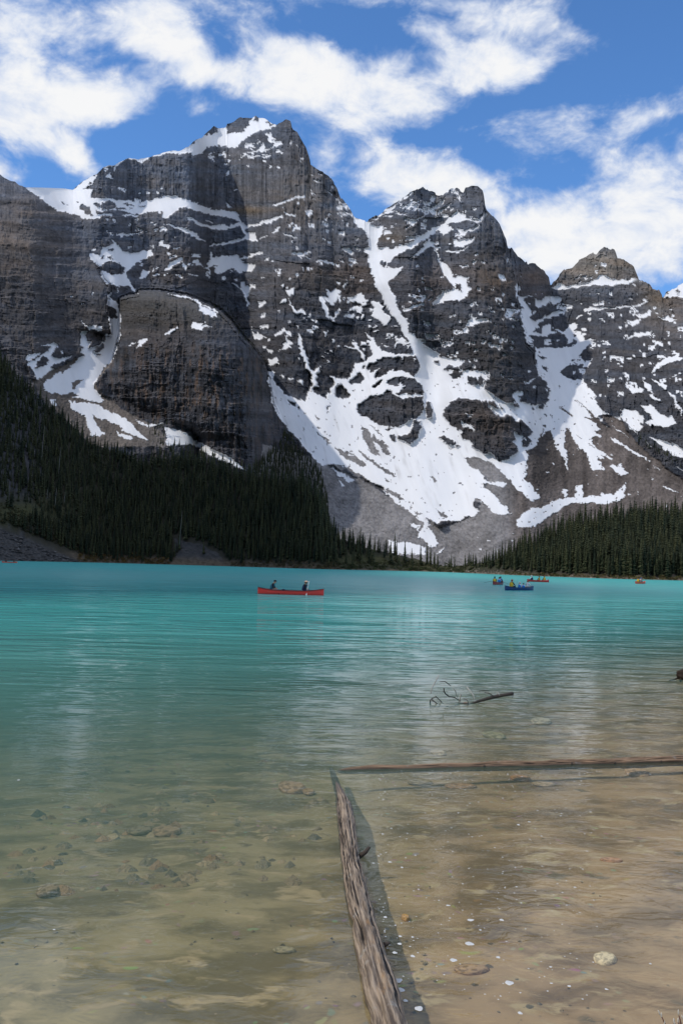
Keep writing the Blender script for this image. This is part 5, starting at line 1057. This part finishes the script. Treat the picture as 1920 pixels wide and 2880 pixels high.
# drifting branch
M_TWIG = mat_simple('wet_dark_branch', (.045, .035, .028), .6, .4, var=.5, scale=20)
M_TWIGL = mat_simple('bleached_twig', (.38, .35, .31), .8, .2, var=.4, scale=20)
M_TWIGR = mat_simple('red_broken_wood', (.36, .14, .08), .8, .2, var=.4, scale=20)
b0 = on_water(1316, 1978)
def rel_px(px, py):                                       # a point standing over the water at the branch's own distance
    d0 = b0.y; hx, hy, t_ = bearing(px, py); D_ = d0 / float(hy); return Vector((float(hx) * D_, d0, CAMZ + float(t_) * D_)) - b0
br = empty('drifting_branch', b0)
tag(br, 'dark waterlogged branch with bare curling twigs drifting in the shallows', 'branch')
MB().tube([rel_px(1316, 1981), rel_px(1340, 1974), rel_px(1370, 1965), rel_px(1400, 1958), rel_px(1418, 1955), rel_px(1441, 1951), rel_px(1444, 1951)], [.012, .022, .03, .034, .028, .034, .016], 9).build('stem', M_TWIG, br)
MB().tube([rel_px(1316, 1981), rel_px(1308, 1980), rel_px(1302, 1979)], [.022, .026, .012], 8).build('broken_end', M_TWIGR, br)
for path, rr, mt in [([(1209, 1984), (1209, 1968), (1212, 1966), (1236, 1982)], .009, M_TWIG), ([(1212, 1967), (1226, 1960), (1248, 1982)], .008, M_TWIG), ([(1211, 1952), (1214, 1938), (1222, 1926), (1235, 1905), (1237, 1900)], .007, M_TWIGL),
                     ([(1237, 1918), (1252, 1918), (1262, 1926), (1270, 1932)], .006, M_TWIG), ([(1248, 1936), (1249, 1946), (1254, 1954), (1264, 1962), (1280, 1966), (1300, 1978)], .008, M_TWIG), ([(1275, 1938), (1281, 1944), (1284, 1956), (1292, 1972)], .006, M_TWIGL),
                     ([(1296, 1953), (1294, 1966), (1290, 1976)], .008, M_TWIGL), ([(1312, 1932), (1322, 1945), (1329, 1954), (1332, 1970)], .008, M_TWIGL), ([(1303, 1966), (1312, 1968), (1316, 1978)], .006, M_TWIG),
                     ([(1345, 1945), (1362, 1943), (1378, 1944)], .006, M_TWIG), ([(1362, 1948), (1375, 1950), (1390, 1960)], .007, M_TWIG), ([(1398, 1946), (1404, 1956)], .007, M_TWIGL), ([(1444, 1955), (1440, 1965)], .006, M_TWIGL),
                     ([(1279, 1985), (1290, 1978), (1316, 1976)], .010, M_TWIG), ([(1190, 1990), (1240, 1986), (1280, 1984)], .008, M_TWIG)]:
    jit = rng.uniform(-.06, .06)
    MB().tube([rel_px(*p) + Vector((0, jit * k, 0)) for k, p in enumerate(path)], [rr * 1.35] * (len(path) - 1) + [rr * .7], 6).build('twig', mt, br)

# root stump at the right edge
M_ROOT = mat_simple('dark_rotten_root', (.04, .028, .02), .85, .2, var=.8, scale=14, bump=.6, bdist=.02)
r0 = on_water(1925, 1912)
rt = empty('root_stump', r0)
tag(rt, 'dark rotten root stump standing out of the water at the right edge', 'stump')
def stump_rings():
    out = []
    for k, (x, rr) in enumerate([(-.17, .03), (-.15, .09), (-.08, .115), (.05, .14), (.2, .15), (.5, .17), (.9, .16)]):
        ring = []
        for a in range(18):
            q_ = a * 6.2832 / 18; r_ = rr * (1 + .35 * math.sin(3 * q_ + k) * .4 + .25 * float(fbm(np.array([math.cos(q_) * 2 + k * .4]), np.array([math.sin(q_) * 2]), 3, 91)[0]))
            ring.append((x + .02 * math.sin(5 * q_), math.cos(q_) * r_, .11 + math.sin(q_) * r_))
        out.append(ring)
    return out
MB().rings(stump_rings()).build('root_body', M_ROOT, rt)
MB().tube([(-.15, 0, .03), (-.27, -.01, -.01), (-.36, -.02, -.03)], [.02, .016, .01], 6).build('root', M_ROOT, rt)
MB().tube([(.0, 0, .2), (-.02, .02, .27), (.08, 0, .3)], [.03, .02, .012], 6).build('root', M_ROOT, rt)
MB().tube([(-.1, -.05, .05), (-.12, -.07, -.05)], [.03, .02], 6).build('root', M_ROOT, rt)

# foam flecks on the pooled water
M_FOAM = mat_simple('foam', (.62, .62, .60), .6, .3, var=.5, scale=60)
VV = []; FF_ = []; off = 0; r = np.random.default_rng(31)
flecks = [(1083, 2580, 12), (1130, 2440, 9), (1096, 2425, 12), (1050, 2428, 9), (1100, 2330, 8), (1076, 2346, 8), (1125, 2634, 10), (1160, 2690, 14), (1123, 2655, 15), (1066, 2654, 14), (1110, 2680, 14), (1120, 2758, 24), (1127, 2785, 22), (1140, 2815, 14), (1118, 2808, 9), (1177, 2837, 28), (1122, 2870, 22),
          (1275, 2701, 20), (1432, 2765, 24), (1320, 2655, 26), (1323, 2588, 20), (1350, 2616, 8), (1410, 2588, 14), (1260, 2547, 12), (1400, 2693, 14), (1160, 2636, 8), (1462, 2850, 14), (1600, 2774, 12), (1550, 2766, 10), (1548, 2720, 9), (1828, 2711, 8), (1705, 2783, 10), (1616, 2496, 9), (1660, 2284, 8), (1488, 2312, 9), (1457, 2320, 10), (52, 2194, 9), (152, 2615, 9)]
for _ in range(330):
    a = r.uniform(0, 1)
    px = 1060 + 620 * r.uniform(0, 1) ** 1.5 + 0; py = 2175 + 640 * r.uniform(0, 1) ** 1.25
    px = max(px, 1010 + (py - 2175) * .16)
    flecks.append((px, py, r.uniform(2, 6.5)))
for _ in range(110): flecks.append((r.uniform(1000, 1900), 2172 + r.normal(0, 8) - 0, r.uniform(2, 5)))
for _ in range(50): flecks.append((r.uniform(0, 900), r.uniform(2100, 2600), r.uniform(1.5, 3)))
flecks = [f for f in flecks if not (f[1] < 2168 and f[0] > 950)]
for (px, py, wpx) in flecks:
    p0 = on_water(px, py, .004); rr = wpx * p0.length / FPX / 2 * .9; m_ = 12
    asp = r.uniform(.8, 1.5); ph_ = r.uniform(0, 6)
    ring = [(p0.x + rr * math.cos(a * 6.2832 / m_) * (1 + .15 * math.sin(2 * a * .5236 + ph_)), p0.y + rr * asp * math.sin(a * 6.2832 / m_) * (1 + .2 * math.sin(3 * a * .5236 + ph_)), .003) for a in range(m_)]
    VV += ring + [(p0.x, p0.y, .003 + rr * .22)]
    FF_ += [(off + a, off + (a + 1) % m_, off + m_) for a in range(m_)]; off += m_ + 1
me = np_mesh('foam', np.array(VV), np.array(FF_), True)
tag(link('foam', me, M_FOAM), 'white foam flecks floating right of the thick log', 'foam', None, 'stuff')

# budding willow twigs in the bottom right corner
M_BUD = mat_simple('white_catkin', (.55, .52, .44), .8, .2, var=.3, scale=80)
M_STEM = mat_simple('reddish_willow_stem', (.12, .06, .045), .6, .3, var=.4, scale=60)
wd0 = 3.3
wb = at_dist(1912, 3200, wd0)
wl = empty('willow_shoot', (wb.x, wb.y, .15))
tag(wl, 'thin willow shoots with white catkin buds in the bottom right corner', 'shrub')
def wp(px, py, dd=0.0): return at_dist(px, py, wd0 + dd) - Vector((wb.x, wb.y, .15))
for st_, buds in [([(1930, 3300), (1895, 2960), (1875, 2890), (1866, 2874), (1861, 2862)], [(1853, 2850, 1), (1859, 2857, 0), (1868, 2880, 0)]), ([(1935, 3300), (1922, 2960), (1914, 2880), (1909, 2858)], [(1907, 2849, 0), (1919, 2864, 1)]),
                  ([(1925, 3300), (1908, 2980), (1900, 2895), (1896, 2880)], [(1894, 2873, 0), (1898, 2882, 1)]), ([(1940, 3300), (1920, 2960), (1911, 2890), (1908, 2878)], [(1906, 2872, 0), (1913, 2876, 1)])]:
    dd = rng.uniform(-.05, .05)
    sm = MB().tube([wp(a, b_, dd) for a, b_ in st_], [.0035, .003, .0025, .002, .0018][:len(st_)], 6).build('shoot', M_STEM, wl)
    for (a, b_, s_) in buds:
        c_ = wp(a, b_, dd); tip = c_ + Vector((-.004 if s_ else .0, 0, .009))
        MB().tube([c_ - (tip - c_) * .9, c_ - (tip - c_) * .3, c_ + (tip - c_) * .5, tip], [.0012, .0026, .0022, .0006], 7).build('bud', M_BUD, sm)
# ------------------------------------------------------------------ canoes and paddlers
def paint(name, c, rough=.35): return mat_simple(name, c, rough, .5, var=.18, scale=6)
M_SKIN = mat_simple('skin', (.46, .28, .20), .6, .3, var=.15)
M_DARK = mat_simple('black_rubber', (.02, .02, .022), .6, .3, var=.2)
M_WOOD = mat_simple('seat_wood', (.32, .21, .12), .6, .3, var=.4)
MC = {}
def cloth(c):
    k = tuple(round(x, 3) for x in c)
    if k not in MC: MC[k] = mat_simple('cloth_%d' % len(MC), c, .85, .15, var=.3, scale=12)
    return MC[k]
LEN, BEAM = 5.0, .88
def hull_section(s_, inner=0.0):
    b_ = BEAM / 2 * max(1 - abs(s_) ** 2.4, 0.0) ** .75 + .012
    hgt_ = .30 + .20 * abs(s_) ** 2.8
    keel = -.09 + .10 * abs(s_) ** 5
    b_ = max(b_ - inner, .004); keel += inner * 1.2
    pts_ = []
    for k in range(-9, 10):
        q_ = k / 9 * math.pi / 2
        y = b_ * (abs(math.sin(q_)) ** .62) * (1 if k >= 0 else -1)
        z = keel + (hgt_ - keel) * (1 - abs(math.cos(q_)) ** .75)
        pts_.append((y, z))
    return pts_
HS = [math.sin(x * math.pi / 2) for x in np.linspace(-1, 1, 33)]
def make_hull(mat_, root):
    m = MB()
    for inner in (0.0, .018):
        b0 = len(m.v)
        for s_ in HS:
            x = s_ * LEN / 2 * (1 - inner * .4)
            for y, z in hull_section(s_, inner): m.v.append((x, y, z))
        for k in range(len(HS) - 1):
            for a in range(18):
                f_ = (b0 + k * 19 + a, b0 + (k + 1) * 19 + a, b0 + (k + 1) * 19 + a + 1, b0 + k * 19 + a + 1)
                m.f.append(f_ if not inner else f_[::-1])
    nb = len(HS) * 19
    for k in range(len(HS) - 1):                                # lip between the shells
        for a in (0, 18): m.f.append((k * 19 + a, (k + 1) * 19 + a, nb + (k + 1) * 19 + a, nb + k * 19 + a))
    return m.build('hull', mat_, root)
def canoe(name, loc, rz, hullmat, trim, label, group='canoes on the lake', mark=None):
    root = empty(name, loc, rz); tag(root, label, 'canoe', group)
    h_ = make_hull(hullmat, root)
    for sg in (-1, 1):
        path = [(s_ * LEN / 2, sg * hull_section(s_)[18][0], hull_section(s_)[18][1] + .004) for s_ in HS]
        MB().tube(path, [.017] * len(path), 6).build('gunwale', trim, root)
        x0 = sg * LEN / 2 * .985; dk = []
        for s_ in (1.0, .96, .9, .86):
            sec = hull_section(sg * s_); dk.append([(sg * s_ * LEN / 2, sec[0][0], sec[0][1] + .008), (sg * s_ * LEN / 2, sec[18][0], sec[18][1] + .008), (sg * s_ * LEN / 2, sec[18][0], sec[18][1] - .012), (sg * s_ * LEN / 2, sec[0][0], sec[0][1] - .012)])
        MB().rings(dk).build('deck_plate', trim, root, smooth=False)
    for x in (-1.55, 1.35):
        wv_ = abs(hull_section(x / (LEN / 2))[16][0]) * 2
        MB().box((x, 0, .19), (.24, wv_, .025)).build('seat', M_WOOD, root, smooth=False)
    MB().box((0, 0, .27), (.06, BEAM * .96, .03)).build('thwart', M_WOOD, root, smooth=False)
    if mark is not None:
        sec = hull_section(.90); 
        for sg in (-1, 1):
            mk = MB(); xa, xb = .915 * LEN / 2, .94 * LEN / 2; ya = hull_section(.915)[13][0] + .012; yb = hull_section(.94)[13][0] + .012
            mk.v = [(xa, sg * ya, .17), (xb, sg * yb, .17), (xb, sg * yb, .30), (xa, sg * ya, .30)]; mk.f = [(0, 1, 2, 3)]
            mk.build('bow_mark', mark, root, smooth=False)
    return root
def person(loc, rz, label, shirt, pants, hands=((.36, .12, .34), (.42, -.10, .30)), lean=.05, headdown=0.0, vest=None, hat=None, hair=None, scale=1.0, group='paddlers in the canoes', arm=None):
    """a seated figure grown from one skeleton; hands are given relative to the seat"""
    J = {'pelvis': (0, 0, .10), 'belly': (lean * .4, 0, .27), 'chest': (lean, 0, .45), 'collar': (lean * 1.15, 0, .55), 'neck': (lean * 1.3 + .01, 0, .61),
         'jaw': (lean * 1.5 + .03 + headdown * .05, 0, .69 - headdown * .02), 'skull': (lean * 1.5 + .02 + headdown * .06, 0, .775 - headdown * .03), 'crown': (lean * 1.5 + .01 + headdown * .07, 0, .845 - headdown * .04),
         'nose': (lean * 1.5 + .135 + headdown * .05, 0, .73 - headdown * .05)}
    R = {'pelvis': (.16, .13), 'belly': (.145, .115), 'chest': (.165, .115), 'collar': (.12, .085), 'neck': (.055, .055), 'jaw': (.07, .075), 'skull': (.085, .095), 'crown': (.055, .06), 'nose': (.018, .018)}
    E = [('pelvis', 'belly'), ('belly', 'chest'), ('chest', 'collar'), ('collar', 'neck'), ('neck', 'jaw'), ('jaw', 'skull'), ('skull', 'crown'), ('jaw', 'nose')]
    for sg, nm in ((1, 'l'), (-1, 'r')):
        sh_ = Vector((lean * 1.05, sg * .185, .52)); hd = Vector(hands[0] if sg == 1 else hands[1])
        mid = (sh_ + hd) / 2 + Vector((-.02, sg * .10, -.10))
        J['shoulder' + nm] = tuple(sh_); J['elbow' + nm] = tuple(mid); J['wrist' + nm] = tuple(hd - (hd - mid).normalized() * .07); J['hand' + nm] = tuple(hd)
        J['hip' + nm] = (.06, sg * .10, .08); J['knee' + nm] = (.40, sg * .17, .20); J['ankle' + nm] = (.60, sg * .13, -.09); J['toe' + nm] = (.74, sg * .14, -.12)
        R.update({'shoulder' + nm: (.068, .068), 'elbow' + nm: (.046, .046), 'wrist' + nm: (.033, .033), 'hand' + nm: (.042, .028), 'hip' + nm: (.10, .10), 'knee' + nm: (.072, .072), 'ankle' + nm: (.05, .05), 'toe' + nm: (.04, .035)})
        E += [('collar', 'shoulder' + nm), ('shoulder' + nm, 'elbow' + nm), ('elbow' + nm, 'wrist' + nm), ('wrist' + nm, 'hand' + nm), ('pelvis', 'hip' + nm), ('hip' + nm, 'knee' + nm), ('knee' + nm, 'ankle' + nm), ('ankle' + nm, 'toe' + nm)]
        base = Vector(J['hand' + nm]); fw = (hd - mid).normalized(); sd_ = fw.cross(Vector((0, 0, 1))).normalized()
        for fi, (o_, ln) in enumerate(((-.028, .06), (-.009, .075), (.010, .07), (.028, .055))):
            a_ = base + sd_ * o_ + fw * .03; t_ = a_ + fw * ln * .55 + Vector((0, 0, -ln * .6))
            J['f%d%s' % (fi, nm)] = tuple(a_); J['t%d%s' % (fi, nm)] = tuple(t_); R['f%d%s' % (fi, nm)] = (.010, .010); R['t%d%s' % (fi, nm)] = (.009, .009)
            E += [('hand' + nm, 'f%d%s' % (fi, nm)), ('f%d%s' % (fi, nm), 't%d%s' % (fi, nm))]
        J['thumb' + nm] = tuple(base - fw * .01 - sd_ * sg * .05 + Vector((0, 0, -.02))); R['thumb' + nm] = (.011, .011); E.append(('hand' + nm, 'thumb' + nm))
    names = list(J); me = bpy.data.meshes.new('skeleton')
    me.from_pydata([J[k] for k in names], [(names.index(a), names.index(b_)) for a, b_ in E], [])
    tmp = bpy.data.objects.new('tmp', me); COL.objects.link(tmp)
    md = tmp.modifiers.new('skin', 'SKIN'); md.use_smooth_shade = True
    for i, k in enumerate(names):
        sv = me.skin_vertices[0].data[i]; sv.radius = R[k]; sv.use_root = (k == 'pelvis')
    tmp.modifiers.new('sub', 'SUBSURF').levels = 1; tmp.modifiers['sub'].render_levels = 1
    dg = bpy.context.evaluated_depsgraph_get(); dg.update()
    body = bpy.data.meshes.new_from_object(tmp.evaluated_get(dg)); body.name = 'person'
    bpy.data.objects.remove(tmp)
    body.materials.clear()
    for m_ in (M_SKIN, shirt, pants, M_DARK): body.materials.append(m_)
    def kind(k):
        if k[:3] in ('nec', 'jaw', 'sku', 'cro', 'nos', 'wri', 'han', 'thu') or k[0] in 'ft' and k[1].isdigit(): return 0
        if k[:3] in ('hip', 'kne') or k == 'pelvis': return 2
        if k[:3] in ('ank', 'toe'): return 3
        return 1
    seg = [(Vector(J[a]), Vector(J[b_]), kind(a), kind(b_)) for a, b_ in E]
    for p_ in body.polygons:
        c_ = p_.center; best = (9, 1)
        for a, b_, ka, kb in seg:
            ab = b_ - a; t_ = max(0, min(1, (c_ - a).dot(ab) / max(ab.length_squared, 1e-9)))
            d_ = (c_ - a - ab * t_).length
            if d_ < best[0]: best = (d_, ka if t_ < .5 else kb)
        p_.material_index = best[1]; p_.use_smooth = True
    o = bpy.data.objects.new('person', body); COL.objects.link(o)
    o.location = loc; o.rotation_euler = (0, 0, rz); o.scale = (scale,) * 3
    tag(o, label, 'person', group)
    if vest is not None:
        rg = []
        for z, k_ in ((.16, .98), (.18, 1.06), (.30, 1.1), (.44, 1.1), (.52, 1.0), (.57, .72), (.575, .6)):
            xo = lean * (z / .5)
            rg.append([(xo + math.cos(a * 6.2832 / 20) * .150 * k_, math.sin(a * 6.2832 / 20) * .190 * k_, z) for a in range(20)])
        MB().rings(rg, False).build('life_vest', vest, o)
    hxp = lean * 1.5 + .02 + headdown * .06
    if hair is not None:
        rg = [[(hxp - .018 + math.cos(a * 6.2832 / 14) * r_ * 1.06, math.sin(a * 6.2832 / 14) * r_, z - headdown * .035) for a in range(14)] for z, r_ in ((.70, .088), (.75, .105), (.80, .104), (.845, .082), (.872, .045), (.88, .01))]
        MB().rings(rg).build('hair', hair, o)
    if hat is not None:
        kind_, hm = hat; dz = -headdown * .035
        if kind_ == 'brim':
            rg = [[(hxp + math.cos(a * 6.2832 / 18) * r_, math.sin(a * 6.2832 / 18) * r_, z + dz) for a in range(18)] for z, r_ in ((.795, .20), (.805, .19), (.818, .115), (.87, .105), (.90, .08), (.905, .02))]
            MB().rings(rg).build('sun_hat', hm, o)
        else:
            rg = [[(hxp + math.cos(a * 6.2832 / 16) * r_, math.sin(a * 6.2832 / 16) * r_, z + dz) for a in range(16)] for z, r_ in ((.79, .113), (.83, .112), (.87, .09), (.895, .05), (.90, .01))]
            c_ = MB().rings(rg).build('cap', hm, o)
            MB().rings([[(hxp + .09 + x, y, .80 + dz + t_) for x, y in ((0, -.08), (.08, -.06), (.11, 0), (.08, .06), (0, .08))] for t_ in (0, .012)]).build('visor', hm, c_)
    return o
def paddle(p0, p1, mat_, label, bladefrac=.36):
    """p0 grip, p1 blade tip (world)"""
    p0, p1 = Vector(p0), Vector(p1); L_ = (p1 - p0).length
    root = empty('paddle', p0); root.rotation_euler = (p1 - p0).to_track_quat('Z', 'Y').to_euler()
    tag(root, label, 'paddle', 'canoe paddles')
    MB().tube([(0, 0, 0), (0, 0, L_ * (1 - bladefrac))], [.018, .018], 8).build('shaft', mat_, root)
    rg = [[(x * w_, y * .011, z) for x, y in ((-1, 0), (-.5, 1), (.5, 1), (1, 0), (.5, -1), (-.5, -1))] for z, w_ in ((L_ * (1 - bladefrac) - .02, .018), (L_ * (1 - bladefrac * .75), .075), (L_ * (1 - bladefrac * .3), .095), (L_ * .985, .085), (L_, .05))]
    MB().rings(rg).build('blade', mat_, root)
    MB().tube([(-.06, 0, 0), (0, 0, -.012), (.06, 0, 0)], [.016, .02, .016], 7).build('grip', mat_, root)
    return root
def place(px, py, rz):
    p = on_water(px, py); return p, Matrix.Translation(p) @ Matrix.Rotation(rz, 4, 'Z')
R_ = math.radians
RED, DRED, BLUE, ORG = paint('red_hull', (.85, .05, .04)), paint('dark_red_hull', (.30, .02, .025)), paint('blue_hull', (.012, .045, .16)), paint('orange_red_hull', (.9, .10, .04))
WHITE = mat_simple('white_paint', (.75, .75, .74), .5, .4, var=.1)
YEL = cloth((.62, .45, .05)); BLU = cloth((.03, .22, .62)); NAVY = cloth((.02, .035, .09)); BLK = cloth((.015, .015, .018)); TEAL = cloth((.03, .12, .17)); GREY = cloth((.28, .27, .26)); WHT = cloth((.7, .7, .72)); STRAW = cloth((.72, .50, .34)); KHK = cloth((.30, .26, .20)); HAIR = cloth((.03, .02, .015)); RHAIR = cloth((.28, .08, .04)); DYEL = cloth((.42, .30, .06)); GRN = cloth((.03, .07, .05))

# the red canoe in front
p, Mx = place(817, 1672.5, R_(-5)); rz = R_(-5)
canoe('canoe', p, rz, RED, M_DARK, 'bright red canoe with two paddlers, nearest of all the canoes', mark=WHITE)
person(Mx @ Vector((-1.50, 0, .20)), rz, 'paddler in a dark cap and blue-grey vest bent forward in the red canoe', BLK, GREY, ((.42, .10, .24), (.34, -.14, .22)), .14, 1.0, vest=TEAL, hat=('cap', BLK))
person(Mx @ Vector((.95, 0, .20)), rz, 'paddler in a pale wide-brimmed sun hat and blue vest in the red canoe', BLK, NAVY, ((.34, -.02, .58), (.34, -.22, .26)), .10, .6, vest=NAVY, hat=('brim', STRAW), hair=HAIR)
paddle(Mx @ Vector((1.38, -.18, 1.00)), Mx @ Vector((1.18, -.46, -.28)), WHITE, 'white paddle held upright by the paddler in the sun hat')
paddle(Mx @ Vector((-1.12, -.16, .44)), Mx @ Vector((-.62, -.62, -.25)), M_DARK, 'dark paddle slanting into the water beside the capped paddler')
MB().rings([[(math.cos(a * .6283) * r_, math.sin(a * .6283) * r_ * .8, z) for a in range(10)] for z, r_ in ((.0, .10), (.1, .13), (.22, .12), (.28, .06))]).build('bag', cloth((.015, .02, .05)), None, Mx @ Vector((-.55, 0, .13)))
bpy.data.objects['bag'].rotation_euler = (0, 0, rz); tag(bpy.data.objects['bag'], 'small dark blue bag between the two paddlers of the red canoe', 'bag')

# blue canoe
rz = R_(42); p, Mx = place(1460, 1660.5, rz)
canoe('canoe', p, rz, BLUE, BLUE, 'dark blue canoe carrying four people right of centre')
person(Mx @ Vector((-1.45, 0, .22)), rz, 'person in a yellow life vest at the stern of the blue canoe', BLK, BLK, ((.40, .2, .40), (.36, -.2, .30)), .08, .2, vest=YEL, hair=RHAIR, scale=1.12)
person(Mx @ Vector((.05, .06, .14)), rz, 'child in a white cap and blue vest in the middle of the blue canoe', WHT, NAVY, vest=BLU, hat=('cap', WHT), scale=.86)
person(Mx @ Vector((.60, -.06, .14)), rz + R_(20), 'child in a blue vest in front of the white cap in the blue canoe', WHT, NAVY, vest=BLU, hair=HAIR, scale=.74)
person(Mx @ Vector((1.36, 0, .22)), rz, 'person with reddish hair and a pale shirt at the bow of the blue canoe', WHT, GREY, ((.36, .2, .40), (.34, -.2, .36)), .06, .2, hair=RHAIR, scale=1.02)
paddle(Mx @ Vector((-1.02, .12, 1.08)), Mx @ Vector((-.95, .62, -.2)), M_WOOD, 'wooden paddle held by the yellow vest in the blue canoe')

# red canoe beyond, nearly end-on
rz = R_(66); p, Mx = place(1400, 1644.5, rz)
canoe('canoe', p, rz, DRED, DRED, 'dark red canoe seen nearly end-on left of the blue canoe')
person(Mx @ Vector((-1.55, .10, .22)), rz, 'person in a yellow vest at the near end of the end-on red canoe', BLK, BLK, vest=YEL, hair=HAIR, scale=1.08)
person(Mx @ Vector((-.25, -.22, .20)), rz, 'person in a blue and white top in the middle of the end-on red canoe', WHT, NAVY, vest=BLU, hair=HAIR, scale=1.0)
person(Mx @ Vector((1.25, 0, .22)), rz, 'person in a dark top at the far end of the end-on red canoe', BLU, BLK, vest=GRN, hair=HAIR, scale=1.08)
paddle(Mx @ Vector((-1.3, .15, .55)), Mx @ Vector((-1.0, 1.75, .25)), M_DARK, 'black paddle stretched out left from the end-on red canoe')
paddle(Mx @ Vector((-.1, -.3, .55)), Mx @ Vector((.3, -1.6, .1)), M_DARK, 'black paddle stretched out right from the end-on red canoe')

# red canoe farther right
rz = R_(130); p, Mx = place(1512, 1637, rz)
canoe('canoe', p, rz, DRED, DRED, 'low dark red canoe with three people behind the blue canoe')
person(Mx @ Vector((1.35, 0, .22)), rz, 'person in a dark blue and white top in the far dark red canoe', WHT, NAVY, vest=NAVY, hat=('cap', WHT), scale=1.1)
person(Mx @ Vector((-.35, 0, .2)), rz, 'person in a dull yellow vest in the middle of the far dark red canoe', BLK, BLK, vest=DYEL, hair=HAIR, scale=1.0)
person(Mx @ Vector((-1.55, 0, .22)), rz, 'person in a bright yellow vest at the right of the far dark red canoe', BLK, BLK, vest=YEL, hair=RHAIR, scale=1.1)

# orange-red canoe far right
rz = R_(52); p, Mx = place(1800, 1642, rz)
canoe('canoe', p, rz, ORG, ORG, 'small orange-red canoe far off near the right edge')
person(Mx @ Vector((.9, .35, .2)), rz, 'person in a pale top in the far orange-red canoe', WHT, NAVY, vest=WHT, hair=HAIR, scale=1.1)
person(Mx @ Vector((.2, .0, .2)), rz, 'person with a blue cap in the far orange-red canoe', GREY, NAVY, hat=('cap', BLU), scale=1.05)
person(Mx @ Vector((-1.4, -.08, .22)), rz, 'person in a yellow vest in the far orange-red canoe', BLK, BLK, vest=YEL, hair=HAIR, scale=1.12)

# canoe in the shade at the far left
rz = R_(28); p, Mx = place(27, 1582.8, rz)
canoe('canoe', p, rz, ORG, DRED, 'tiny orange canoe in the shade at the left edge below the boulders')
person(Mx @ Vector((-1.3, 0, .22)), rz, 'left person in dark clothes in the tiny shaded canoe', NAVY, BLK, vest=BLK, hair=HAIR, scale=1.05)
person(Mx @ Vector((1.3, 0, .22)), rz, 'right person in dark clothes in the tiny shaded canoe', BLK, BLK, vest=GRN, hair=HAIR, scale=1.05)
